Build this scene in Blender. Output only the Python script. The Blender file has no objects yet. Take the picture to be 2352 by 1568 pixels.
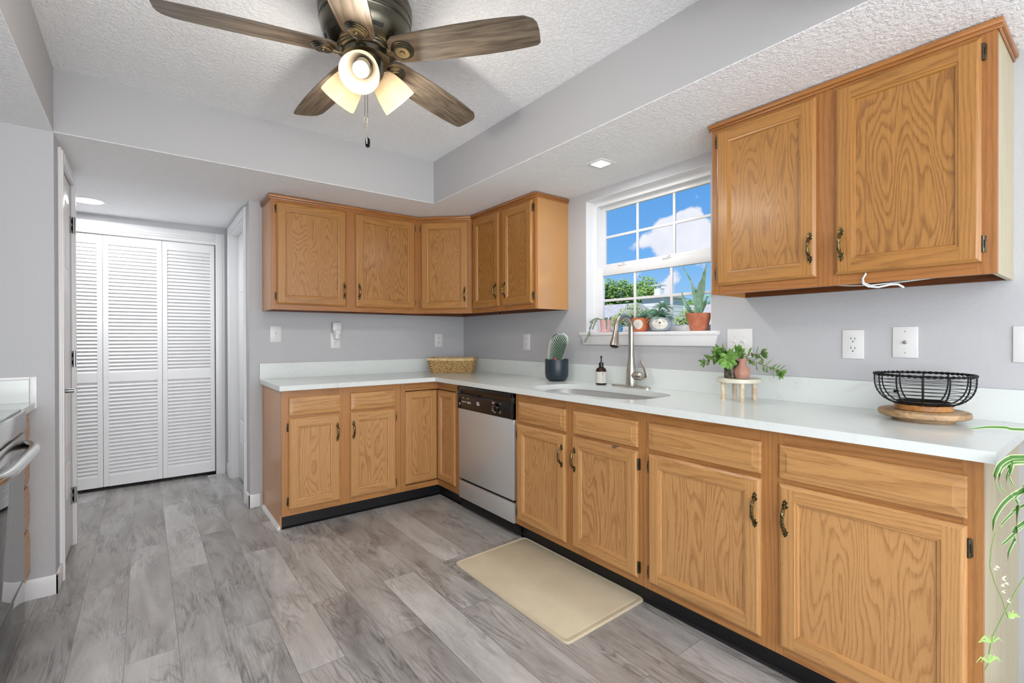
import bpy, bmesh, math, random
from mathutils import Vector, Matrix
random.seed(7)
S = bpy.context.scene
COL = S.collection
PI = math.pi
def V(*a): return Vector(a)

# ------------------------------------------------------------------ camera
cam_d = bpy.data.cameras.new('camera'); cam = bpy.data.objects.new('camera', cam_d); COL.objects.link(cam)
_R = V(0.79303489, -0.60917303, -0.00197067); _U = V(0.00354744, 0.00138317, 0.99999275); _F = V(0.60916589, 0.79303613, -0.0032579)
cam.matrix_world = Matrix(((_R.x, _U.x, -_F.x, -2.3759), (_R.y, _U.y, -_F.y, -3.8556), (_R.z, _U.z, -_F.z, 1.2086), (0, 0, 0, 1)))
cam_d.sensor_width = 36.0; cam_d.lens = 1103.53 / 2352 * 36.0
cam_d.shift_x = -2.48 / 2352; cam_d.shift_y = -4.99 / 2352
cam_d.clip_start = 0.02; cam_d.clip_end = 200
S.camera = cam
# ------------------------------------------------------------------ colour management
S.view_settings.view_transform = 'Standard'; S.view_settings.look = 'None'
S.view_settings.gamma = 1.0; S.view_settings.use_curve_mapping = False
S.view_settings.exposure = -0.33
# ------------------------------------------------------------------ sky with clouds
def hexl(h):
    c = [int(h[i:i+2], 16) / 255 for i in (0, 2, 4)]
    return tuple(x / 12.92 if x <= 0.04045 else ((x + 0.055) / 1.055) ** 2.4 for x in c) + (1,)
class NT:
    def __init__(s, tree): s.t = tree; s.t.nodes.clear()
    def n(s, typ, **k):
        nd = s.t.nodes.new(typ)
        for a, b in k.items():
            if a == 'i':
                for q, w in b.items(): nd.inputs[q].default_value = w
            else: setattr(nd, a, b)
        return nd
    def l(s, a, b): s.t.links.new(a, b)
    def m(s, op, a, b=None, c=None, clamp=False):
        nd = s.t.nodes.new('ShaderNodeMath'); nd.operation = op; nd.use_clamp = clamp
        for i, x in enumerate((a, b, c)):
            if x is None: continue
            if isinstance(x, (int, float)): nd.inputs[i].default_value = x
            else: s.l(x, nd.inputs[i])
        return nd.outputs[0]
    def mix(s, f, a, b, mode='MIX'):
        nd = s.t.nodes.new('ShaderNodeMix'); nd.data_type = 'RGBA'; nd.blend_type = mode
        for i, x in ((0, f), (6, a), (7, b)):
            if isinstance(x, (int, float, tuple)): nd.inputs[i].default_value = x
            else: s.l(x, nd.inputs[i])
        return nd.outputs[2]
    def ramp(s, f, stops, mode='LINEAR'):
        nd = s.t.nodes.new('ShaderNodeValToRGB'); cr = nd.color_ramp; cr.interpolation = mode
        while len(cr.elements) < len(stops): cr.elements.new(0.5)
        for e, (p, c) in zip(cr.elements, stops):
            e.position = p; e.color = c if isinstance(c, tuple) else (c, c, c, 1)
        s.l(f, nd.inputs[0]); return nd.outputs[0]
W = bpy.data.worlds.new('sky'); S.world = W; W.use_nodes = True
t = NT(W.node_tree)
tc = t.n('ShaderNodeTexCoord'); sep = t.n('ShaderNodeSeparateXYZ'); t.l(tc.outputs['Generated'], sep.inputs[0])
sky = t.ramp(sep.outputs[2], [(0.0, hexl('cfe3f6')), (0.06, hexl('9ccaf4')), (0.16, hexl('74b2f0')), (0.30, hexl('5f9fe4')), (1.0, hexl('3e80d0'))])
nz = t.n('ShaderNodeTexNoise', i={'Scale': 11.0, 'Detail': 8.0, 'Roughness': 0.6}); t.l(tc.outputs['Generated'], nz.inputs['Vector'])
tot = None
for d, rad, amp in (((0.822, 0.533, 0.196), .052, 1.0), ((0.800, 0.562, 0.183), .045, .95), ((0.842, 0.508, 0.186), .050, .95), ((0.826, 0.523, 0.222), .035, .95),
                    ((0.803, 0.558, 0.215), .026, .7), ((0.769, 0.614, 0.180), .020, .6), ((0.785, 0.594, 0.190), .022, .5), ((0.816, 0.568, 0.096), .030, 1.0),
                    ((0.826, 0.556, 0.118), .020, .55), ((0.785, 0.605, 0.122), .030, .5), ((0.762, 0.638, 0.118), .026, .45), ((0.846, 0.512, 0.130), .030, .4),
                    ((0.835, 0.54, 0.158), .022, .35)):
    dl = math.sqrt(sum(x * x for x in d)); d = tuple(x / dl for x in d)
    dist = t.n('ShaderNodeVectorMath', operation='DISTANCE'); t.l(tc.outputs['Generated'], dist.inputs[0]); dist.inputs[1].default_value = d
    g = t.m('MULTIPLY', t.m('EXPONENT', t.m('MULTIPLY', t.m('POWER', t.m('DIVIDE', dist.outputs['Value'], rad * .72), 2.0), -1.0)), amp)
    tot = g if tot is None else t.m('ADD', tot, g)
nz2 = t.n('ShaderNodeTexNoise', i={'Scale': 30.0, 'Detail': 7.0, 'Roughness': 0.62}); t.l(tc.outputs['Generated'], nz2.inputs['Vector'])
shape = t.m('ADD', tot, t.m('MULTIPLY', t.m('SUBTRACT', nz2.outputs[0], 0.5), 1.25))
cl = t.ramp(shape, [(0.42, 0.0), (0.74, 0.95)], 'EASE')
ccol = t.mix(nz2.outputs[0], hexl('dfe3f4'), hexl('ffffff'))
# scattered cloud over the rest of the sky dome
far = t.ramp(nz.outputs[0], [(0.56, 0.0), (0.75, 0.35)], 'EASE')
up = t.ramp(sep.outputs[2], [(0.30, 0.0), (0.42, 1.0)])
cmask = t.m('MAXIMUM', cl, t.m('MULTIPLY', far, up))
skc = t.mix(cmask, sky, ccol)
bg = t.n('ShaderNodeBackground', i={'Strength': 1.30}); t.l(skc, bg.inputs[0])
out = t.n('ShaderNodeOutputWorld'); t.l(bg.outputs[0], out.inputs[0])
# ------------------------------------------------------------------ sun and unseen area fills added in the room behind the camera
def light(name, typ, loc, rot, energy, color=(1, 1, 1), **k):
    d = bpy.data.lights.new(name, typ); d.energy = energy; d.color = color
    for a, b in k.items(): setattr(d, a, b)
    o = bpy.data.objects.new(name, d); COL.objects.link(o); o.location = loc; o.rotation_euler = rot; return o
light('sun', 'SUN', (-5, -5, 8), (math.radians(48), 0, math.radians(-62)), 5.2, (1, .96, .9), angle=0.01)
light('rear_daylight_fill', 'AREA', (-1.9, -7.05, 1.25), (math.radians(90), 0, 0), 112, (.95, .975, 1.0), shape='RECTANGLE', size=3.0, size_y=2.0)  # unseen daylight panel added behind the camera for flat ambient light
light('left_daylight_fill', 'AREA', (-3.36, -5.0, 1.45), (math.radians(90), 0, math.radians(-90)), 45, (.95, .975, 1.0), shape='RECTANGLE', size=1.9, size_y=1.3)  # second unseen daylight panel, added on the left as fill
light('overhead_fill_rear', 'AREA', (-1.5, -5.2, 2.15), (0, 0, 0), 14, (.97, .98, 1.0), shape='RECTANGLE', size=1.4, size_y=1.2)  # soft overhead fill added to even out the room, no fixture modelled
light('ceiling_uplight_fill', 'AREA', (-2.8, -5.5, 1.0), (math.radians(152), 0, math.radians(8)), 70, (.95, .975, 1.0), shape='RECTANGLE', size=1.6, size_y=1.2)  # unseen fill added to brighten the ceilings from below

# ------------------------------------------------------------------ materials
def mat(name, build=None, base=(.8, .8, .8, 1), rough=.5, metal=0.0, **k):
    m = bpy.data.materials.new(name); m.use_nodes = True
    t = NT(m.node_tree); b = t.n('ShaderNodeBsdfPrincipled'); o = t.n('ShaderNodeOutputMaterial'); t.l(b.outputs[0], o.inputs[0])
    b.inputs['Base Color'].default_value = base; b.inputs['Roughness'].default_value = rough; b.inputs['Metallic'].default_value = metal
    for q, w in k.items(): b.inputs[q.replace('_', ' ')].default_value = w
    if build: build(t, b, o)
    return m
def bump(t, b, h, strength, dist=.002):
    n = t.n('ShaderNodeBump', i={'Strength': strength, 'Distance': dist}); t.l(h, n.inputs['Height']); t.l(n.outputs[0], b.inputs['Normal'])
def objvec(t, rnd=0.0):
    tc = t.n('ShaderNodeTexCoord')
    if not rnd: return tc.outputs['Object']
    oi = t.n('ShaderNodeObjectInfo'); sc = t.m('MULTIPLY', oi.outputs['Random'], rnd)
    va = t.n('ShaderNodeVectorMath', operation='ADD'); t.l(tc.outputs['Object'], va.inputs[0]); t.l(sc, va.inputs[1]); return va.outputs[0]
def noise(t, vec, scale, detail=3.0, rough=.5, dist=0.0):
    n = t.n('ShaderNodeTexNoise', i={'Scale': scale, 'Detail': detail, 'Roughness': rough, 'Distortion': dist}); t.l(vec, n.inputs['Vector']); return n.outputs[0]
def scaled(t, vec, s):
    n = t.n('ShaderNodeVectorMath', operation='MULTIPLY'); t.l(vec, n.inputs[0]); n.inputs[1].default_value = s; return n.outputs[0]

def oak(name, light_c, dark_c, axis='Z', K=11.0, contrast=1.0, rough=.36, lin=20.0, fa=9.0, fb=1.25):
    def bld(t, b, o):
        tc = t.n('ShaderNodeTexCoord'); sp = t.n('ShaderNodeSeparateXYZ'); t.l(tc.outputs['Object'], sp.inputs[0])
        oi = t.n('ShaderNodeObjectInfo'); r = t.m('MULTIPLY', oi.outputs['Random'], 37.0)
        lat = t.m('SUBTRACT', sp.outputs[0], sp.outputs[1]); ver = sp.outputs[2]
        if axis == 'H': lat, ver = ver, lat
        def cv(a, bb, extra=0.0):
            c = t.n('ShaderNodeCombineXYZ'); t.l(t.m('MULTIPLY', lat, a), c.inputs[0]); t.l(t.m('MULTIPLY', ver, bb), c.inputs[1]); t.l(t.m('ADD', r, extra), c.inputs[2]); return c.outputs[0]
        big = noise(t, cv(fa, fb), 1.0, 1.0, .5, .25)
        jag = noise(t, cv(75, 11, 3.0), 1.0, 3.0, .65)
        fld = t.m('ADD', t.m('ADD', t.m('MULTIPLY', big, K), t.m('MULTIPLY', jag, .75)), t.m('MULTIPLY', lat, lin))
        ring = t.m('FRACT', fld)
        dark = t.ramp(ring, [(0.0, 0.25), (.22, 0.0), (.50, .12), (.80, .85), (.93, 1.0), (1.0, .25)])
        streak = noise(t, cv(230, 5.0, 5.0), 1.0, 2.0, .6)
        pores = noise(t, cv(520, 22, 7.0), 1.0, 2.0, .6)
        pf = t.ramp(pores, [(.36, 1.0), (.50, 0.0)])
        tone = noise(t, cv(3.0, .6, 11.0), 1.0, 2.0, .5)
        f = t.m('MULTIPLY', dark, .50 * contrast)
        f = t.m('ADD', f, t.m('MULTIPLY', pf, .22 * contrast))
        f = t.m('ADD', f, t.m('MULTIPLY', t.m('SUBTRACT', streak, .5), .75 * contrast))
        f = t.m('ADD', f, t.m('MULTIPLY', t.m('SUBTRACT', tone, .5), .40 * contrast))
        f = t.m('ADD', f, t.m('MULTIPLY', t.m('SUBTRACT', oi.outputs['Random'], .5), .16), clamp=True)
        t.l(t.mix(f, light_c, dark_c), b.inputs['Base Color'])
        bump(t, b, t.m('ADD', t.m('MULTIPLY', pf, -.6), t.m('MULTIPLY', dark, -.4)), .25, .0006)
    return mat(name, bld, rough=rough, Coat_Weight=.25, Coat_Roughness=.22)
OL, OD = hexl('c2915a'), hexl('85562b')
oakV = oak('oak_vertical_grain', OL, OD, 'Z', K=4, lin=70, contrast=.75)
oakH = oak('oak_horizontal_grain', hexl('c19059'), hexl('87572c'), 'H', K=6, lin=30, contrast=.85, fa=12)
oakP = oak('oak_panel', hexl('c2915b'), hexl('875529'), 'Z', K=17, lin=26, contrast=1.0, fa=10, fb=1.6)
FL, FD_ = hexl('b27c46'), hexl('74461e')
frV = oak('oak_face_frame_vertical', FL, FD_, 'Z', K=3, contrast=.65, lin=60)
frH = oak('oak_face_frame_horizontal', FL, FD_, 'H', K=5, contrast=.75, lin=30, fa=12)
frVu = oak('dark_oak_frame_vertical', hexl('a56c35'), hexl('673a14'), 'Z', K=3, contrast=.65, lin=60)  # darker oak tone for the wall cabinets
frHu = oak('dark_oak_frame_horizontal', hexl('a56c35'), hexl('673a14'), 'H', K=5, contrast=.75, lin=30, fa=12)
oakVu = oak('dark_oak_vertical', hexl('ad793b'), hexl('71461c'), 'Z', K=4, lin=70, contrast=.75)
oakHu = oak('dark_oak_horizontal', hexl('ad793b'), hexl('71461c'), 'H', K=6, lin=30, contrast=.85, fa=12)
oakPu = oak('dark_oak_panel', hexl('ac793c'), hexl('6f441b'), 'Z', K=18, lin=28, contrast=1.05, fa=11, fb=1.8)
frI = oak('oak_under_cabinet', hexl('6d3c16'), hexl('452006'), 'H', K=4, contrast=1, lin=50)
sideM = oak('oak_veneer_side', hexl('cb8f52'), hexl('ab7842'), 'Z', K=4, contrast=.45, rough=.30, lin=6)
paleM = oak('pale_veneer_side', hexl('b9ad8c'), hexl('9a8c68'), 'Z', K=4, contrast=.6, rough=.4, lin=6)
def wallb(sc, st, sc2=None):
    def bld(t, b, o):
        v = objvec(t); h = noise(t, v, sc, 3, .55)
        if sc2: h = t.m('ADD', h, t.m('MULTIPLY', noise(t, v, sc2, 2, .5), .5))
        bump(t, b, h, st, .004)
    return bld
wallM = mat('wall_paint_grey', wallb(55, .28, 140), base=hexl('bbbcbf'), rough=.55)
traym = mat('tray_band_paint', wallb(60, .10), base=hexl('b7b7b9'), rough=.6)
def popc(t, b, o):
    v = objvec(t); n1 = noise(t, v, 62, 4, .6, .6); n2 = noise(t, v, 150, 2, .6)
    h = t.m('ADD', t.ramp(n1, [(.44, 0.0), (.60, 1.0)]), t.m('MULTIPLY', n2, .5)); bump(t, b, h, .55, .007)
ceilM = mat('ceiling_texture', popc, base=hexl('fafbfd'), rough=.8)
whiteM = mat('white_trim_paint', base=hexl('e9e9ea'), rough=.32)
doorM = mat('white_door_paint', base=hexl('ebebec'), rough=.38)
plastW = mat('white_plastic', base=hexl('e0e0e0'), rough=.3)
plastG = mat('grey_slots', base=hexl('3a3a3c'), rough=.5)
blackM = mat('black_vinyl', base=hexl('0b0d12'), rough=.35)
blkP = mat('black_plastic', base=hexl('101113'), rough=.25)
blkG = mat('black_gloss', base=hexl('050607'), rough=.06)
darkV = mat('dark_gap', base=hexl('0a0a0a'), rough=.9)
markW = mat('panel_print', base=hexl('c8c8c6'), rough=.5)
markR = mat('red_print', base=hexl('d0403a'), rough=.5)
def steelb(t, b, o):
    v = scaled(t, objvec(t), (4, 4, 400)); h = noise(t, v, 1.0, 2, .5)
    t.l(t.m('ADD', t.m('MULTIPLY', h, .12), .38), b.inputs['Roughness'])
steelM = mat('brushed_stainless', steelb, base=hexl('c6c6c4'), rough=.45, metal=.5)
steelR = mat('range_stainless', base=hexl('c9c9c6'), rough=.16, metal=1.0)
nickM = mat('brushed_nickel', base=hexl('b9b4aa'), rough=.31, metal=1.0)
def brassb(t, b, o):
    n = noise(t, objvec(t, 5), 260, 3, .6); t.l(t.mix(t.ramp(n, [(.40, 0.0), (.62, 1.0)]), hexl('2b2718'), hexl('94835a')), b.inputs['Base Color'])
brassM = mat('antique_brass', brassb, rough=.3, metal=1.0)
hingeM = mat('dark_bronze_hinge', base=hexl('5c5646'), rough=.35, metal=1.0)
hingS = mat('door_hinge_nickel', base=hexl('8f8f90'), rough=.3, metal=1.0)
def quartz(t, b, o):
    v = objvec(t); n = noise(t, v, 2.3, 6, .62, 1.4)
    vein = t.ramp(t.m('ABSOLUTE', t.m('SUBTRACT', n, .5)), [(0.0, 1.0), (.018, 0.0)])
    big = noise(t, v, 3.2, 2, .5)
    f = t.m('MULTIPLY', vein, t.ramp(big, [(.52, 0.0), (.72, .30)]))
    sp = t.ramp(noise(t, v, 260, 2, .6), [(.30, .16), (.38, 0.0)])
    c = t.mix(t.m('ADD', f, t.m('MULTIPLY', sp, t.ramp(noise(t, v, 8, 2), [(.50, 0.0), (.65, 1.0)]))), hexl('dde3e1'), hexl('a4a9a8'))
    t.l(c, b.inputs['Base Color'])
quartzM = mat('white_quartz', quartz, rough=.16)
def planks(t, b, o):
    tc = t.n('ShaderNodeTexCoord'); sp = t.n('ShaderNodeSeparateXYZ'); t.l(tc.outputs['Object'], sp.inputs[0])
    c = t.n('ShaderNodeCombineXYZ'); t.l(t.m('ADD', sp.outputs[1], .35), c.inputs[0]); t.l(t.m('ADD', sp.outputs[0], 2.605 + .1665 * 30), c.inputs[1])
    br = t.n('ShaderNodeTexBrick', offset=.37, offset_frequency=2, squash=1.0, i={'Color1': (0, 0, 0, 1), 'Color2': (1, 1, 1, 1), 'Mortar': (0, 0, 0, 1), 'Scale': 1.0, 'Mortar Size': .0012, 'Mortar Smooth': .3, 'Bias': 0.0, 'Brick Width': 1.22, 'Row Height': .1665})
    t.l(c.outputs[0], br.inputs['Vector'])
    bw = t.n('ShaderNodeRGBToBW'); t.l(br.outputs['Color'], bw.inputs[0]); r = bw.outputs[0]
    def cv(a, bb, k, e=0.0):
        q = t.n('ShaderNodeCombineXYZ'); t.l(t.m('MULTIPLY', sp.outputs[0], a), q.inputs[0]); t.l(t.m('MULTIPLY', sp.outputs[1], bb), q.inputs[1]); t.l(t.m('ADD', t.m('MULTIPLY', r, k), e), q.inputs[2]); return q.outputs[0]
    big = noise(t, cv(9, 1.6, 60), 1.0, 2.0, .55, .6)
    rg = t.m('FRACT', t.m('ADD', t.m('MULTIPLY', big, 12.0), t.m('MULTIPLY', noise(t, cv(70, 9, 40), 1.0, 3, .6), .7)))
    dk = t.ramp(rg, [(0, .35), (.25, 0.0), (.6, .1), (.9, 1.0), (1, .35)])
    patch = noise(t, cv(9, 1.8, 90, 5), 1.0, 6, .66, .6)
    fine = noise(t, cv(260, 7, 30, 2), 1.0, 3, .65)
    gm = t.ramp(noise(t, cv(6, 3, 50, 13), 1.0, 2, .5), [(.40, 0.0), (.60, 1.0)])
    f = t.m('ADD', t.m('MULTIPLY', t.m('SUBTRACT', patch, .5), 1.6), .42)
    f = t.m('ADD', f, t.m('MULTIPLY', dk, t.m('MULTIPLY', gm, .36)))
    f = t.m('ADD', f, t.m('MULTIPLY', t.m('SUBTRACT', fine, .5), t.m('ADD', t.m('MULTIPLY', gm, .9), .35)))
    f = t.m('ADD', f, t.m('MULTIPLY', t.m('SUBTRACT', r, .5), .40), clamp=True)
    col = t.mix(f, hexl('c6c4c2'), hexl('6b6866'))
    warm = noise(t, cv(3, 1.2, 70, 9), 1.0, 2, .5)
    col = t.mix(t.ramp(warm, [(.45, 0.0), (.72, .26)]), col, hexl('9a897c'))
    col = t.mix(t.m('MULTIPLY', br.outputs['Fac'], .75), col, hexl('4c4947'))
    t.l(col, b.inputs['Base Color'])
    t.l(t.m('ADD', t.m('MULTIPLY', patch, .14), .20), b.inputs['Roughness'])
    bump(t, b, t.m('SUBTRACT', t.m('MULTIPLY', fine, .25), t.m('MULTIPLY', br.outputs['Fac'], 1.0)), .12, .001)
floorM = mat('grey_vinyl_plank', planks, rough=.3)
def matb(t, b, o):
    v = objvec(t); n = noise(t, v, 5, 5, .6); sp = t.ramp(noise(t, v, 45, 4, .7), [(.28, .5), (.36, 0.0)])
    c = t.mix(n, hexl('d2c6ac'), hexl('b8ab90')); t.l(t.mix(sp, c, hexl('8d8168')), b.inputs['Base Color']); bump(t, b, noise(t, v, 600, 2), .3, .001)
matM = mat('beige_mat_fabric', matb, rough=.9)
def fanwood(t, b, o):
    tc = t.n('ShaderNodeTexCoord'); v = scaled(t, tc.outputs['UV'], (1.0, 22, 1)); oi = t.n('ShaderNodeObjectInfo')
    va = t.n('ShaderNodeVectorMath', operation='ADD'); t.l(v, va.inputs[0]); t.l(t.m('MULTIPLY', oi.outputs['Random'], 30.0), va.inputs[1])
    n = noise(t, scaled(t, va.outputs[0], (5, 2.2, 1)), 1.0, 3, .6, .7); f2 = noise(t, scaled(t, va.outputs[0], (9, 18, 1)), 1.0, 3, .7)
    f = t.m('ADD', t.ramp(n, [(.35, 0.0), (.65, .7)]), t.m('MULTIPLY', f2, .45), clamp=True)
    t.l(t.mix(f, hexl('877968'), hexl('453c33')), b.inputs['Base Color'])
fanW = mat('weathered_oak_blade', fanwood, rough=.45)
bronzeM = mat('burnished_bronze', base=hexl('69665a'), rough=.30, metal=1.0)
def shadeb(t, b, o):
    tr = t.n('ShaderNodeBsdfTranslucent', i={'Color': (.68, .59, .46, 1)}); df = t.n('ShaderNodeBsdfDiffuse', i={'Color': (.42, .37, .30, 1)}); gl = t.n('ShaderNodeBsdfGlossy', i={'Roughness': .3})
    m1 = t.n('ShaderNodeMixShader', i={0: .35}); m2 = t.n('ShaderNodeMixShader', i={0: .04}); t.l(tr.outputs[0], m1.inputs[1]); t.l(df.outputs[0], m1.inputs[2]); t.l(m1.outputs[0], m2.inputs[1]); t.l(gl.outputs[0], m2.inputs[2]); t.l(m2.outputs[0], o.inputs[0])
shadeM = mat('frosted_glass_shade', shadeb)
def emis(name, col, st):
    def bld(t, b, o): e = t.n('ShaderNodeEmission', i={'Color': col, 'Strength': st}); t.l(e.outputs[0], o.inputs[0])
    return mat(name, bld)
bulbM = emis('lit_bulb', (1, .90, .74, 1), 4.0)
ledM = emis('lit_led_panel', (1, .98, .95, 1), 6.0)
def paneb(t, b, o):
    tr = t.n('ShaderNodeBsdfTransparent'); gl = t.n('ShaderNodeBsdfGlossy', i={'Roughness': 0.0}); m = t.n('ShaderNodeMixShader', i={0: .0001}); t.l(tr.outputs[0], m.inputs[1]); t.l(gl.outputs[0], m.inputs[2]); t.l(m.outputs[0], o.inputs[0])
paneM = mat('window_glass', paneb)
def variegate(name, c1, c2, sc=60, rough=.5, **k):
    def bld(t, b, o):
        n = noise(t, objvec(t, 9), sc, 3, .6); t.l(t.mix(t.ramp(n, [(.35, 0.0), (.65, 1.0)]), c1, c2), b.inputs['Base Color'])
    return mat(name, bld, rough=rough, **k)
cactM = variegate('cactus_green', hexl('233a2a'), hexl('3d5a45'), 90, .7)
spineM = mat('cactus_spines', base=hexl('dde6dc'), rough=.7)
potNavy = mat('navy_glazed_pot', base=hexl('1d2b36'), rough=.35)
soilM = variegate('soil', hexl('2a1c12'), hexl('5a4230'), 200, .95)
terraM = variegate('terracotta', hexl('b5694a'), hexl('c98062'), 25, .8)
pinkM = mat('pink_pot', base=hexl('e8b4b4'), rough=.5)
blueM = variegate('blue_ceramic', hexl('2f7fb5'), hexl('6bb2dc'), 60, .35)
foxM = variegate('orange_brushed_ceramic', hexl('c95a2c'), hexl('e08a5c'), 130, .5)
creamC = mat('cream_ceramic', base=hexl('e8e3d8'), rough=.35)
greyC = mat('grey_glazed_ceramic', base=hexl('aab4b8'), rough=.15)
aloeM = variegate('aloe_green', hexl('6f9f84'), hexl('a5c6a8'), 30, .5)
succM = variegate('succulent_green', hexl('5b8a3a'), hexl('8fb860'), 60, .5)
succD = variegate('sedum_green', hexl('4f6f35'), hexl('8aa860'), 90, .5)
blueG = variegate('blue_green_leaf', hexl('5d8a72'), hexl('9abfa5'), 60, .6)
stemM = mat('plant_stem', base=hexl('8a7a55'), rough=.7)
def spib(t, b, o):
    tc = t.n('ShaderNodeTexCoord'); sp = t.n('ShaderNodeSeparateXYZ'); t.l(tc.outputs['UV'], sp.inputs[0])
    e = t.m('ABSOLUTE', t.m('SUBTRACT', sp.outputs[1], .5)); t.l(t.mix(t.ramp(e, [(.30, 0.0), (.36, 1.0)]), hexl('3d6f26'), hexl('b7c493')), b.inputs['Base Color'])
spiderM = mat('spider_leaf', spib, rough=.5)
def wickb(t, b, o):
    v = objvec(t); n = noise(t, scaled(t, v, (60, 60, 190)), 1.0, 4, .7, 1.0)
    t.l(t.ramp(n, [(.32, hexl('3a2412')), (.42, hexl('8f6c3c')), (.52, hexl('c6a46c')), (.75, hexl('e2c896'))]), b.inputs['Base Color'])
wickM = mat('woven_hyacinth', wickb, rough=.8)
rimM = variegate('basket_rim_wrap', hexl('dcc293'), hexl('c4a673'), 40, .8)
amberM = mat('amber_bottle', base=hexl('2a0f06'), rough=.08)
labelM = mat('paper_label', base=hexl('cfcfc6'), rough=.6)
wireM = mat('black_wire', base=hexl('17181a'), rough=.4, metal=.6)
def woodb(c1, c2, sc):
    def bld(t, b, o):
        v = scaled(t, objvec(t), (3, 14, 14)); n = noise(t, v, sc, 4, .6, .8); t.l(t.mix(t.ramp(n, [(.35, 0.0), (.65, 1.0)]), c1, c2), b.inputs['Base Color'])
    return bld
acaciaM = mat('acacia_wood', woodb(hexl('c28a4a'), hexl('7d4a1e'), 1.5), rough=.35)
turnM = mat('turntable_wood', woodb(hexl('c0a079'), hexl('8d6d4a'), 1.5), rough=.5)
marbM = variegate('cream_marble', hexl('ddd6c4'), hexl('c9c6b4'), 20, .3)
legM = variegate('stained_cream_leg', hexl('d9d2bd'), hexl('c3a480'), 30, .4)
rosegM = mat('rose_glass', base=hexl('f8d2c2'), rough=.04, Transmission_Weight=.8, IOR=1.2)
jarM = variegate('dark_mercury_glass', hexl('26282a'), hexl('6f6c4e'), 50, .2)
sidingM = mat('pale_siding', base=hexl('e4e4e0'), rough=.7)
roofM = variegate('grey_shingle', hexl('b4aeaa'), hexl('c9c4c0'), 8, .9)
lawnM = variegate('lawn', hexl('6f7f3a'), hexl('8fa058'), 3, .95)
treeM = variegate('tree_leaves', hexl('5d8a44'), hexl('a0ba60'), 1.2, .8)
bushM = variegate('shrub_leaves', hexl('7b9148'), hexl('a9b566'), 1.5, .8)
barkM = mat('bark', base=hexl('5a4a3a'), rough=.9)
cableM = mat('white_cable', base=hexl('dfe8ea'), rough=.4)

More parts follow.
